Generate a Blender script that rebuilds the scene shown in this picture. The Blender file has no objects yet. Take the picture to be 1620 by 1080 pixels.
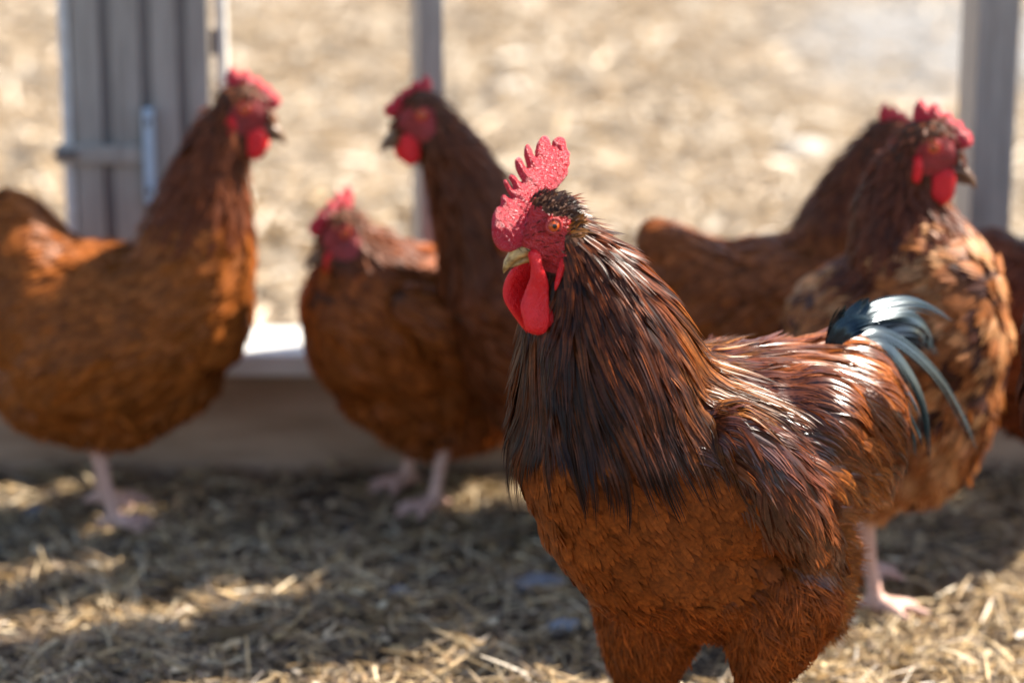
import bpy, math, random
import numpy as np
from mathutils import Vector, Matrix
from mathutils.bvhtree import BVHTree
from mathutils.geometry import delaunay_2d_cdt

rad = math.radians
random.seed(7)
RNG = np.random.default_rng(7)
scene = bpy.context.scene
COL = scene.collection

# ------------------------------------------------------------------ camera
CAM_H, PITCH, FPX = 1.068, rad(16.0), 4500.0          # 100 mm lens on a 36 mm sensor, 1620 px wide
cam_d = bpy.data.cameras.new('camera')
cam_d.lens = 100.0
cam_d.sensor_width = 36.0
cam_d.clip_start = 0.05
cam_d.clip_end = 500.0
cam = bpy.data.objects.new('camera', cam_d)
COL.objects.link(cam)
cam.location = (0, 0, CAM_H)
cam.rotation_euler = (rad(90) - PITCH, 0, 0)
scene.camera = cam
cam_d.dof.use_dof = True
cam_d.dof.focus_distance = 2.325
cam_d.dof.aperture_fstop = 2.8
cam_d.dof.aperture_blades = 9

# ------------------------------------------------------------------ sky, sun, exposure
SUN_AZ, SUN_EL = rad(66.0), rad(46.0)
world = bpy.data.worlds.new('World')
scene.world = world
world.use_nodes = True
wn = world.node_tree
wn.nodes.clear()
sky = wn.nodes.new('ShaderNodeTexSky')
sky.sky_type = 'NISHITA'
sky.sun_disc = False
sky.sun_elevation = SUN_EL
sky.sun_rotation = SUN_AZ
bg = wn.nodes.new('ShaderNodeBackground')
bg.inputs['Strength'].default_value = 0.09
wo = wn.nodes.new('ShaderNodeOutputWorld')
wn.links.new(sky.outputs[0], bg.inputs['Color'])
wn.links.new(bg.outputs[0], wo.inputs['Surface'])

sun_d = bpy.data.lights.new('sun', 'SUN')
sun_d.energy = 5.0
sun_d.angle = rad(0.53)
sun_d.color = (1.0, 0.92, 0.79)
sun = bpy.data.objects.new('sun', sun_d)
COL.objects.link(sun)
SUN_DIR = Vector((math.sin(SUN_AZ) * math.cos(SUN_EL), math.cos(SUN_AZ) * math.cos(SUN_EL), math.sin(SUN_EL)))
sun.rotation_euler = (-SUN_DIR).to_track_quat('-Z', 'Y').to_euler()
sun.location = SUN_DIR * 20

vs = scene.view_settings
vs.view_transform = 'Standard'
vs.look = 'None'
vs.exposure = 1.6
vs.gamma = 1.0
vs.use_curve_mapping = False
scene.cycles.use_denoising = True
scene.cycles.max_bounces = 8
scene.cycles.transparent_max_bounces = 8

# ------------------------------------------------------------------ pixel helpers (a pixel is only a direction)
CT, ST = math.cos(PITCH), math.sin(PITCH)
def ray(px, py):
    a, b = (px - 810.0) / FPX, (py - 540.0) / FPX
    return Vector((a, CT - b * ST, -ST - b * CT))
def ground_at(px, py, z=0.0):
    d = ray(px, py)
    t = (z - CAM_H) / d.z
    return Vector((d.x * t, d.y * t, z))
def on_y(px, py, Y):
    d = ray(px, py)
    t = Y / d.y
    return Vector((d.x * t, Y, CAM_H + d.z * t))

# ------------------------------------------------------------------ scene-graph helpers
def tag(o, label=None, category=None, group=None, kind=None):
    if label: o['label'] = label
    if category: o['category'] = category
    if group: o['group'] = group
    if kind: o['kind'] = kind
    return o
def empty(name, loc=(0, 0, 0), rz=0.0):
    o = bpy.data.objects.new(name, None)
    o.empty_display_size = 0.05
    COL.objects.link(o)
    o.location = loc
    o.rotation_euler = (0, 0, rz)
    return o
def link(name, me, parent=None, mats=()):
    o = bpy.data.objects.new(name, me)
    COL.objects.link(o)
    for m in (mats if isinstance(mats, (list, tuple)) else [mats]):
        me.materials.append(m)
    if parent is not None:
        o.parent = parent
    return o
def np_mesh(name, V, F, cols=None, smooth=True, mat_idx=None):
    """V (n,3), F (m,k) arrays with k = 3 or 4"""
    V = np.ascontiguousarray(V, dtype=np.float32)
    F = np.ascontiguousarray(F, dtype=np.int32)
    me = bpy.data.meshes.new(name)
    me.vertices.add(len(V))
    me.vertices.foreach_set('co', V.ravel())
    k = F.shape[1]
    me.loops.add(F.size)
    me.loops.foreach_set('vertex_index', F.ravel())
    me.polygons.add(len(F))
    me.polygons.foreach_set('loop_start', np.arange(0, F.size, k, dtype=np.int32))
    if smooth:
        me.polygons.foreach_set('use_smooth', np.ones(len(F), dtype=bool))
    if mat_idx is not None:
        me.polygons.foreach_set('material_index', np.asarray(mat_idx, dtype=np.int32))
    if cols is not None:
        at = me.color_attributes.new('Col', 'FLOAT_COLOR', 'POINT')
        c = np.ones((len(V), 4), dtype=np.float32)
        c[:, :3] = cols
        at.data.foreach_set('color', c.ravel())
    me.update(calc_edges=True)
    return me

# ------------------------------------------------------------------ materials
def new_mat(name):
    m = bpy.data.materials.new(name)
    m.use_nodes = True
    nt = m.node_tree
    b = nt.nodes['Principled BSDF']
    return m, nt, b, nt.nodes['Material Output']
def N(nt, t, **kw):
    n = nt.nodes.new(t)
    for k, v in kw.items():
        if k in n.inputs: n.inputs[k].default_value = v
        else: setattr(n, k, v)
    return n
def ramp(nt, fac, stops):
    r = nt.nodes.new('ShaderNodeValToRGB')
    e = r.color_ramp.elements
    while len(e) < len(stops): e.new(0.5)
    for el, (p, c) in zip(e, stops):
        el.position = p
        el.color = (*c, 1)
    nt.links.new(fac, r.inputs[0])
    return r.outputs[0]
def objco(nt):
    return nt.nodes.new('ShaderNodeTexCoord').outputs['Object']

def feather_mat(name, rough=0.4, spec=0.5, transl=0.18, coat=0.0, coat_tint=(1, 1, 1), sheen=0.0):
    m, nt, b, out = new_mat(name)
    a = N(nt, 'ShaderNodeAttribute', attribute_name='Col')
    no = N(nt, 'ShaderNodeTexNoise', Scale=260.0, Detail=3.0)
    nt.links.new(objco(nt), no.inputs['Vector'])
    mr = N(nt, 'ShaderNodeMapRange')
    nt.links.new(no.outputs['Fac'], mr.inputs['Value'])
    mr.inputs['From Min'].default_value = 0.3; mr.inputs['From Max'].default_value = 0.7
    mr.inputs['To Min'].default_value = 0.72; mr.inputs['To Max'].default_value = 1.25
    mx = N(nt, 'ShaderNodeMix', data_type='RGBA', blend_type='MULTIPLY')
    mx.inputs[0].default_value = 1.0
    nt.links.new(a.outputs['Color'], mx.inputs[6])
    nt.links.new(mr.outputs[0], mx.inputs[7])
    nt.links.new(mx.outputs[2], b.inputs['Base Color'])
    b.inputs['Roughness'].default_value = rough
    b.inputs['Specular IOR Level'].default_value = spec
    b.inputs['Coat Weight'].default_value = coat
    b.inputs['Coat Roughness'].default_value = 0.22
    b.inputs['Coat Tint'].default_value = (*coat_tint, 1)
    b.inputs['Sheen Weight'].default_value = sheen
    if transl > 0:
        tr = N(nt, 'ShaderNodeBsdfTranslucent')
        sc = N(nt, 'ShaderNodeMix', data_type='RGBA', blend_type='MULTIPLY')
        sc.inputs[0].default_value = 1.0
        nt.links.new(mx.outputs[2], sc.inputs[6])
        sc.inputs[7].default_value = (2.2, 1.9, 1.3, 1)
        nt.links.new(sc.outputs[2], tr.inputs['Color'])
        mix = N(nt, 'ShaderNodeMixShader')
        mix.inputs[0].default_value = transl
        nt.links.new(b.outputs[0], mix.inputs[1])
        nt.links.new(tr.outputs[0], mix.inputs[2])
        nt.links.new(mix.outputs[0], out.inputs['Surface'])
    return m

def flesh_mat(name, c1, c2, pore=900.0, bump=0.5, rough=0.42, sss=0.25, wrinkle=1.2, glint=0.0):
    m, nt, b, out = new_mat(name)
    co = objco(nt)
    n1 = N(nt, 'ShaderNodeTexNoise', Scale=120.0, Detail=4.0)
    nt.links.new(co, n1.inputs['Vector'])
    col = ramp(nt, n1.outputs['Fac'], [(0.3, c1), (0.7, c2)])
    vo = N(nt, 'ShaderNodeTexVoronoi', Scale=pore)
    nt.links.new(co, vo.inputs['Vector'])
    if glint > 0:      # pale speckle painting sun glints on the tips of the papillae
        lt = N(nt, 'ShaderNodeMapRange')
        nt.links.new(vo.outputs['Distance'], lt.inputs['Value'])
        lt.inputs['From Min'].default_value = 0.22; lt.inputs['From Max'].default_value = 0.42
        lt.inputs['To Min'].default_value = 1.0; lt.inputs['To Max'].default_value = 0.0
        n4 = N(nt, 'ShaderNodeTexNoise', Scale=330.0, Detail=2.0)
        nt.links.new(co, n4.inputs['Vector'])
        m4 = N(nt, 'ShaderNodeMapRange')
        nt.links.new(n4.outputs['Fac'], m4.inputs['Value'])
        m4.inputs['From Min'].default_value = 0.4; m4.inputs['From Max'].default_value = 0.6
        m4.inputs['To Max'].default_value = glint
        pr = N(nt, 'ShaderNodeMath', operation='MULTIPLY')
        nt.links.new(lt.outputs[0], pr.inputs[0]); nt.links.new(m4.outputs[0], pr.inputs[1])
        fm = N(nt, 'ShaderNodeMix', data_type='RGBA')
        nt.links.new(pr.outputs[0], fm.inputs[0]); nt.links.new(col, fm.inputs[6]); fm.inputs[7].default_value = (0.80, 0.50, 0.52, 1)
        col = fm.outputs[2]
    nt.links.new(col, b.inputs['Base Color'])
    n2 = N(nt, 'ShaderNodeTexNoise', Scale=pore * 0.35, Detail=3.0)
    nt.links.new(co, n2.inputs['Vector'])
    ad = N(nt, 'ShaderNodeMath', operation='ADD')
    nt.links.new(vo.outputs['Distance'], ad.inputs[0])
    nt.links.new(n2.outputs['Fac'], ad.inputs[1])
    n3 = N(nt, 'ShaderNodeTexNoise', Scale=190.0, Detail=3.0, Roughness=0.6)
    nt.links.new(co, n3.inputs['Vector'])
    ad2 = N(nt, 'ShaderNodeMath', operation='MULTIPLY_ADD')
    nt.links.new(n3.outputs['Fac'], ad2.inputs[0]); ad2.inputs[1].default_value = wrinkle
    nt.links.new(ad.outputs[0], ad2.inputs[2])
    bp = N(nt, 'ShaderNodeBump', Strength=bump, Distance=0.0014)
    nt.links.new(ad2.outputs[0], bp.inputs['Height'])
    nt.links.new(bp.outputs[0], b.inputs['Normal'])
    b.inputs['Roughness'].default_value = rough
    b.inputs['Specular IOR Level'].default_value = 0.5
    b.inputs['Subsurface Weight'].default_value = sss
    b.inputs['Subsurface Radius'].default_value = (1.0, 0.12, 0.08)
    b.inputs['Subsurface Scale'].default_value = 0.010
    return m

def plain_mat(name, c1, c2, scale, rough=0.6, bump=0.3, dist=0.002, detail=5.0, stretch=(1, 1, 1), spec=0.4):
    m, nt, b, out = new_mat(name)
    co = objco(nt)
    mp = N(nt, 'ShaderNodeMapping')
    mp.inputs['Scale'].default_value = stretch
    nt.links.new(co, mp.inputs['Vector'])
    n1 = N(nt, 'ShaderNodeTexNoise', Scale=scale, Detail=detail, Roughness=0.65)
    nt.links.new(mp.outputs[0], n1.inputs['Vector'])
    col = ramp(nt, n1.outputs['Fac'], [(0.32, c1), (0.68, c2)])
    nt.links.new(col, b.inputs['Base Color'])
    bp = N(nt, 'ShaderNodeBump', Strength=bump, Distance=dist)
    nt.links.new(n1.outputs['Fac'], bp.inputs['Height'])
    nt.links.new(bp.outputs[0], b.inputs['Normal'])
    b.inputs['Roughness'].default_value = rough
    b.inputs['Specular IOR Level'].default_value = spec
    return m

M = {}
M['contour'] = feather_mat('feather_contour', 0.6, 0.18, 0.18)
M['gloss'] = feather_mat('feather_gloss', 0.28, 0.55, 0.24)
M['hackle'] = feather_mat('feather_hackle', 0.36, 0.26, 0.36)
M['tail'] = feather_mat('feather_tail', 0.25, 0.65, 0.0, coat=0.0)
M['tail'].node_tree.nodes['Principled BSDF'].inputs['Specular Tint'].default_value = (0.72, 0.88, 1.0, 1)
M['hen'] = feather_mat('feather_hen', 0.5, 0.22, 0.18)
M['down'] = plain_mat('feather_down', (0.05, 0.016, 0.006), (0.10, 0.034, 0.012), 60, 0.8, 0.4)
M['down_dark'] = M['down']
M['comb'] = flesh_mat('comb_skin', (0.52, 0.008, 0.024), (0.70, 0.018, 0.042), 1000, 1.0, 0.36, 0.2, wrinkle=0.6, glint=0.45)
M['face'] = flesh_mat('face_skin', (0.44, 0.014, 0.018), (0.70, 0.05, 0.05), 650, 1.0, 0.45, wrinkle=3.0)
M['face_hen'] = flesh_mat('face_skin_hen', (0.20, 0.018, 0.016), (0.40, 0.03, 0.03), 400, 0.8, 0.5)
M['wattle'] = flesh_mat('wattle_skin', (0.74, 0.006, 0.010), (0.88, 0.014, 0.018), 900, 0.55, 0.45, 0.45)
M['shank'] = plain_mat('shank_skin', (0.50, 0.28, 0.22), (0.66, 0.42, 0.34), 150, 0.5, 0.5)
M['beak'] = plain_mat('beak_horn', (0.22, 0.085, 0.015), (0.85, 0.54, 0.19), 70, 0.32, 0.15, stretch=(0.5, 2.2, 2.2), detail=2.0)
M['beak_dark'] = plain_mat('beak_dark', (0.10, 0.05, 0.03), (0.22, 0.12, 0.06), 60, 0.35, 0.1)
M['iris'] = plain_mat('eye_iris', (0.55, 0.055, 0.006), (0.80, 0.14, 0.012), 900, 0.12, 0.0, spec=0.7)
M['pupil'] = plain_mat('eye_pupil', (0.004, 0.003, 0.003), (0.006, 0.004, 0.004), 10, 0.05, 0.0, spec=0.8)
M['lid'] = flesh_mat('eyelid_skin', (0.40, 0.02, 0.02), (0.5, 0.05, 0.04), 900, 0.5)
M['wood'] = plain_mat('wood_weathered', (0.27, 0.235, 0.20), (0.43, 0.38, 0.33), 14, 0.75, 0.5, 0.003, stretch=(6, 6, 0.5))
M['wood_h'] = plain_mat('wood_weathered_level', (0.30, 0.27, 0.26), (0.46, 0.42, 0.41), 14, 0.75, 0.5, 0.003, stretch=(0.5, 6, 6))
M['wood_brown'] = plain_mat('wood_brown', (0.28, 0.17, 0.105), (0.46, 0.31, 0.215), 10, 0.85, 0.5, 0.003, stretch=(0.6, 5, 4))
M['wood_lit'] = plain_mat('wood_lit', (0.55, 0.52, 0.48), (0.70, 0.68, 0.64), 16, 0.65, 0.4, 0.002, stretch=(0.6, 5, 5))  # lighter copy of the wood, painting in lit tops and edges
M['wood_dark'] = plain_mat('wood_dark', (0.05, 0.045, 0.04), (0.10, 0.085, 0.075), 14, 0.8, 0.4, stretch=(5, 5, 0.6))
M['wood_gap'] = plain_mat('wood_gap', (0.19, 0.165, 0.15), (0.29, 0.255, 0.23), 14, 0.8, 0.4, stretch=(5, 5, 0.6))
M['steel'] = plain_mat('galvanised_steel', (0.38, 0.47, 0.55), (0.50, 0.60, 0.68), 40, 0.5, 0.1)
M['steel_dark'] = plain_mat('rusty_iron', (0.06, 0.05, 0.05), (0.13, 0.10, 0.09), 60, 0.6, 0.3)
M['stone'] = plain_mat('stone_grey', (0.16, 0.17, 0.20), (0.30, 0.31, 0.34), 60, 0.75, 0.6)
M['stone_buff'] = plain_mat('stone_buff', (0.40, 0.36, 0.31), (0.56, 0.52, 0.46), 40, 0.75, 0.5)
M['bark'] = plain_mat('bark_brown', (0.07, 0.04, 0.015), (0.17, 0.10, 0.04), 60, 0.8, 0.8, 0.004, stretch=(1, 3, 3))

def straw_mat():
    m, nt, b, out = new_mat('straw')
    a = N(nt, 'ShaderNodeAttribute', attribute_name='Col')
    nt.links.new(a.outputs['Color'], b.inputs['Base Color'])
    b.inputs['Roughness'].default_value = 0.45
    tr = N(nt, 'ShaderNodeBsdfTranslucent')
    nt.links.new(a.outputs['Color'], tr.inputs['Color'])
    mix = N(nt, 'ShaderNodeMixShader')
    mix.inputs[0].default_value = 0.15
    nt.links.new(b.outputs[0], mix.inputs[1]); nt.links.new(tr.outputs[0], mix.inputs[2])
    nt.links.new(mix.outputs[0], out.inputs['Surface'])
    return m
M['straw'] = straw_mat()

def ground_mat():
    m, nt, b, out = new_mat('ground_soil')
    co = objco(nt)
    sep = N(nt, 'ShaderNodeSeparateXYZ')
    nt.links.new(co, sep.inputs[0])
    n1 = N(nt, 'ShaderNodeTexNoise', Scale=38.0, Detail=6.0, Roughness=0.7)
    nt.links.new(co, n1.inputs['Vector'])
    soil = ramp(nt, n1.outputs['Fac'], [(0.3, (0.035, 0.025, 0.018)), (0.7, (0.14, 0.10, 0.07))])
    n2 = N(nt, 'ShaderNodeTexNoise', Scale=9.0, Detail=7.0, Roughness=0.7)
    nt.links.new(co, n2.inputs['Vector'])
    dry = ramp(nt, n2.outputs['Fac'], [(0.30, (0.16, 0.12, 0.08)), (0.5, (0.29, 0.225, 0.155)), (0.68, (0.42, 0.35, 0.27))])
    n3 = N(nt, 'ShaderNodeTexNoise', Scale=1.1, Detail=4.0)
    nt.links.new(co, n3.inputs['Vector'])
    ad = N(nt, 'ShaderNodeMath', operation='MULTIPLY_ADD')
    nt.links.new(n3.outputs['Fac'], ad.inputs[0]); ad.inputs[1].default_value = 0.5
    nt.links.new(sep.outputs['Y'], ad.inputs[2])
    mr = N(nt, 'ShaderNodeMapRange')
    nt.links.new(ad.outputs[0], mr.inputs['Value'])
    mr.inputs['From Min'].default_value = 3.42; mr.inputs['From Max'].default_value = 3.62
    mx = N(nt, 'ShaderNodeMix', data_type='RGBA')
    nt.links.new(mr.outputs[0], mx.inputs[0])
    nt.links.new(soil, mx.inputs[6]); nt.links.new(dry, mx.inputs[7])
    # a grey patch of ground on the far right, with a ragged edge
    sub = N(nt, 'ShaderNodeVectorMath', operation='SUBTRACT')
    nt.links.new(co, sub.inputs[0]); sub.inputs[1].default_value = (0.95, 6.1, 0)
    scl = N(nt, 'ShaderNodeVectorMath', operation='MULTIPLY')
    nt.links.new(sub.outputs[0], scl.inputs[0]); scl.inputs[1].default_value = (1.6, 0.8, 0)
    lenn = N(nt, 'ShaderNodeVectorMath', operation='LENGTH')
    nt.links.new(scl.outputs[0], lenn.inputs[0])
    rag = N(nt, 'ShaderNodeMath', operation='MULTIPLY_ADD')
    nt.links.new(n2.outputs['Fac'], rag.inputs[0]); rag.inputs[1].default_value = 0.9
    nt.links.new(lenn.outputs['Value'], rag.inputs[2])
    pm = N(nt, 'ShaderNodeMapRange')
    nt.links.new(rag.outputs[0], pm.inputs['Value'])
    pm.inputs['From Min'].default_value = 0.85; pm.inputs['From Max'].default_value = 1.25
    pm.inputs['To Min'].default_value = 1.0; pm.inputs['To Max'].default_value = 0.0
    gr = ramp(nt, n1.outputs['Fac'], [(0.3, (0.14, 0.135, 0.13)), (0.7, (0.32, 0.30, 0.28))])
    mg = N(nt, 'ShaderNodeMix', data_type='RGBA')
    nt.links.new(pm.outputs[0], mg.inputs[0]); nt.links.new(mx.outputs[2], mg.inputs[6]); nt.links.new(gr, mg.inputs[7])
    nt.links.new(mg.outputs[2], b.inputs['Base Color'])
    bp = N(nt, 'ShaderNodeBump', Strength=0.8, Distance=0.012)
    nt.links.new(n1.outputs['Fac'], bp.inputs['Height'])
    nt.links.new(bp.outputs[0], b.inputs['Normal'])
    b.inputs['Roughness'].default_value = 0.9
    b.inputs['Specular IOR Level'].default_value = 0.2
    return m
M['ground'] = ground_mat()

# ------------------------------------------------------------------ ground sheet
def ground_height(x, y):
    h = 0.006 * np.sin(x * 17 + 1.3) * np.sin(y * 13 + 0.4) + 0.004 * np.sin(x * 41 + y * 23) + 0.003 * np.sin(x * 71 - y * 57)
    h = h * np.clip((12 - np.hypot(x, y - 3)) / 6, 0, 1)
    return h - 0.008 + 0.0
def build_ground():
    def axis(lo, hi, c0, c1, n):
        a = np.linspace(c0, c1, n)
        l = c0 - np.geomspace(0.05, c0 - lo, 14)[::-1]
        r = c1 + np.geomspace(0.05, hi - c1, 14)
        return np.concatenate([l, a, r])
    xs = axis(-150, 150, -2.5, 2.5, 200)
    ys = axis(-150, 300, 1.0, 8.0, 280)
    X, Y = np.meshgrid(xs, ys)
    V = np.stack([X.ravel(), Y.ravel(), ground_height(X.ravel(), Y.ravel())], 1)
    nx, ny = len(xs), len(ys)
    i = (np.arange(ny - 1)[:, None] * nx + np.arange(nx - 1)[None]).ravel()
    F = np.stack([i, i + 1, i + nx + 1, i + nx], 1)
    o = link('ground', np_mesh('ground', V, F), None, M['ground'])
    tag(o, 'dry brown soil of the chicken yard running out to the sunlit ground', 'ground', kind='structure')
build_ground()

# ------------------------------------------------------------------ box / lumber helpers
def bevel_box(name, x0, x1, y0, y1, z0, z1, mat, parent=None, bev=0.003, jitter=0.0):
    import bmesh
    bm = bmesh.new()
    r = bmesh.ops.create_cube(bm, size=1.0)
    for v in bm.verts:
        v.co.x = x0 if v.co.x < 0 else x1
        v.co.y = y0 if v.co.y < 0 else y1
        v.co.z = z0 if v.co.z < 0 else z1
        if jitter:
            v.co += Vector((random.uniform(-jitter, jitter), random.uniform(-jitter, jitter), 0))
    bmesh.ops.bevel(bm, geom=bm.edges[:], offset=bev, segments=2, affect='EDGES', profile=0.6)
    me = bpy.data.meshes.new(name)
    bm.to_mesh(me); bm.free()
    return link(name, me, parent, mat)

# ------------------------------------------------------------------ enclosure: sill, posts, gate
SILL_Y, SILL_TOP = 3.165, 0.144
def build_enclosure():
    sill = tag(empty('wooden_sill', (0, SILL_Y, 0)), 'weathered timber sill lying on the ground behind the hens, its top sunlit', 'timber sill')
    # top plate in two lengths, pale for its sunlit top; lower board in two lengths
    bevel_box('top_plate', -1.9, 0.22, 0.0, 0.125, SILL_TOP - 0.026, SILL_TOP, M['wood_lit'], sill, 0.003)
    bevel_box('top_plate', 0.224, 1.9, 0.002, 0.124, SILL_TOP - 0.027, SILL_TOP - 0.001, M['wood_lit'], sill, 0.003)
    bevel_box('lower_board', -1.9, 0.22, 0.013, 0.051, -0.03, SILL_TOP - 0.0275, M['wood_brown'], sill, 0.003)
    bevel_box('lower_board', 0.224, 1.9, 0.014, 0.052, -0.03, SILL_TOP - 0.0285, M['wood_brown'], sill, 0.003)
    def post(px0, px1, rz, label, ytop=2.1):
        yy = SILL_Y + 0.06
        a, b = on_y(px0, 180, yy - 0.03), on_y(px1, 180, yy - 0.03)
        w = (b.x - a.x)
        c = (a.x + b.x) / 2
        side = abs(math.tan(rz)) * 0.08
        p = tag(empty('wooden_post', (c, yy, SILL_TOP), rz), label, 'wooden post', 'posts standing on the timber sill')
        bevel_box('post_timber', -w / 2 + side / 3, w / 2 - side / 3, -0.044, 0.044, 0.0, ytop, M['wood'], p, 0.003)
        # nail heads near the foot
        for k, z in enumerate((0.03, 0.075)):
            bevel_box('nail_head', -0.004 + 0.006 * k, 0.003 + 0.006 * k, -0.0465, -0.0435, z, z + 0.007, M['steel_dark'], p, 0.001)
        return p
    post(650, 700, rad(9), 'narrow grey post behind the hen stretching its neck to the left')
    post(1531, 1603, rad(4), 'wide grey post near the right edge, behind the hens on the right')
    # gate at the left: a backing panel with proud upright slats
    yg = SILL_Y + 0.075
    x0, x1 = on_y(106, 180, yg).x, on_y(338, 180, yg).x
    g = tag(empty('wooden_gate', (x0, yg, SILL_TOP), 0), 'grey slatted wooden gate leaf with a latch, behind the tall hen at left', 'gate')
    W = x1 - x0
    k = W / (338 - 106)
    bevel_box('backing_panel', 0.010, W - 0.004, -0.0075, 0.022, 0.004, 1.5, M['wood_gap'], g, 0.002)
    for i, (a, b) in enumerate(((13, 58), (74, 122), (138, 180), (194, 230))):
        bevel_box('slat', a * k, b * k, -0.016, -0.0078, 0.003 + 0.002 * i, 1.5, M['wood'], g, 0.004, 0.0006)
    bevel_box('lit_edge', -5 * k, 11 * k, -0.019, 0.03, 0.0, 1.51, M['wood_lit'], g, 0.003)  # sky-lit side of the gate leaf, painted as a pale strip
    z1, z0 = on_y(160, 212, yg).z - SILL_TOP, on_y(160, 262, yg).z - SILL_TOP
    z0, z1 = z0 + 0.006, z1 - 0.008
    lb = bevel_box('latch_bar', -15 * k, 124 * k, -0.025, -0.0165, z0, z1, M['wood'], g, 0.005)
    bevel_box('latch_pin', -17 * k, 20 * k, -0.033, -0.0255, z0 + 0.010, z0 + 0.017, M['steel_dark'], lb, 0.002)
    zt, zb = on_y(240, 165, yg).z - SILL_TOP, on_y(240, 312, yg).z - SILL_TOP
    bevel_box('strap', 125 * k, 141 * k, -0.036, -0.0165, zb, zt, M['steel'], g, 0.002)
    for zz in (zb + 0.012, zt - 0.018):
        bevel_box('bolt', 130 * k, 136 * k, -0.040, -0.0362, zz, zz + 0.008, M['steel_dark'], g, 0.001)
    # added boarded panel, unseen right of the frame, to shade the left of the yard
    pn = tag(empty('shade_panel', (0.80, SILL_Y + 0.05, SILL_TOP), 0), 'added grey boarded panel on the sill, unseen past the right edge, to shade the yard', 'panel')
    for i in range(5):
        bevel_box('board', 0.0885 * i, 0.0885 * i + 0.086, -0.012, 0.012, 0.0, 1.75 - 0.004 * i, M['wood'], pn, 0.003)
    # hinge post right of the gate, its lit edge painted pale
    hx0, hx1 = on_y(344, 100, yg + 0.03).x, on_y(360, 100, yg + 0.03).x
    hp = tag(empty('wooden_batten', ((hx0 + hx1) / 2, yg + 0.03, SILL_TOP), 0), 'thin batten, painted pale as a lit post edge, beside the right edge of the slatted gate', 'batten')
    bevel_box('batten_timber', -(hx1 - hx0) / 2, (hx1 - hx0) / 2, -0.012, 0.012, 0.0, 1.5, M['wood_lit'], hp, 0.002)
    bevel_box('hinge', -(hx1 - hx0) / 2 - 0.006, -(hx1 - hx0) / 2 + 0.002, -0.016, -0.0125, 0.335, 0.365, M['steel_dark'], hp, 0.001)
build_enclosure()

# ------------------------------------------------------------------ numeric helpers for the birds
def unit(v):
    return v / np.maximum(np.linalg.norm(v, axis=-1, keepdims=True), 1e-9)
def ico(sub=2):
    import bmesh
    bm = bmesh.new()
    bmesh.ops.create_icosphere(bm, subdivisions=sub, radius=1.0)
    V = np.array([v.co[:] for v in bm.verts]); F = np.array([[v.index for v in f.verts] for f in bm.faces])
    bm.free()
    return V, F
ICO_V, ICO_F = ico(2)

def blob_mesh(blobs, voxel):
    """blobs: list of (c, r, squash) spheres -> one voxel-remeshed continuous surface (V, F quads)"""
    Vs, Fs, k = [], [], 0
    for c, r, sq in blobs:
        Vs.append(ICO_V * r * np.array(sq) + c); Fs.append(ICO_F + k); k += len(ICO_V)
    me = np_mesh('tmp', np.concatenate(Vs), np.concatenate(Fs))
    o = bpy.data.objects.new('tmp', me)
    COL.objects.link(o)
    md = o.modifiers.new('r', 'REMESH')
    md.mode = 'VOXEL'; md.voxel_size = voxel; md.adaptivity = 0.0
    dg = bpy.context.evaluated_depsgraph_get()
    ev = o.evaluated_get(dg)
    em = ev.to_mesh()
    n = len(em.vertices)
    V = np.empty(n * 3, dtype=np.float32); em.vertices.foreach_get('co', V)
    F = np.empty(len(em.loops), dtype=np.int32); em.loops.foreach_get('vertex_index', F)
    tot = np.empty(len(em.polygons), dtype=np.int32); em.polygons.foreach_get('loop_total', tot)
    E = np.empty(len(em.edges) * 2, dtype=np.int32); em.edges.foreach_get('vertices', E)
    ev.to_mesh_clear()
    bpy.data.objects.remove(o); bpy.data.meshes.remove(me)
    F = F.reshape(-1, 4)
    return V.reshape(-1, 3).astype(np.float64), F, E.reshape(-1, 2)

def laplace(V, E, w, iters):
    deg = np.zeros(len(V)); np.add.at(deg, E[:, 0], 1); np.add.at(deg, E[:, 1], 1)
    for _ in range(iters):
        S = np.zeros_like(V)
        for j in range(3):
            S[:, j] = np.bincount(E[:, 0], V[E[:, 1], j], len(V)) + np.bincount(E[:, 1], V[E[:, 0], j], len(V))
        V = V + (S / deg[:, None] - V) * w[:, None]
    return V

def chain_spheres(nodes, step=0.35):
    """interpolated spheres along nodes [(pos, r)]"""
    out = []
    for (p, r), (q, s) in zip(nodes[:-1], nodes[1:]):
        p, q = np.array(p), np.array(q)
        n = max(1, int(np.linalg.norm(q - p) / (step * min(r, s)))) + 1
        for t in np.linspace(0, 1, n, endpoint=False):
            out.append((p + (q - p) * t, r + (s - r) * t))
    out.append((np.array(nodes[-1][0]), nodes[-1][1]))
    return out

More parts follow.
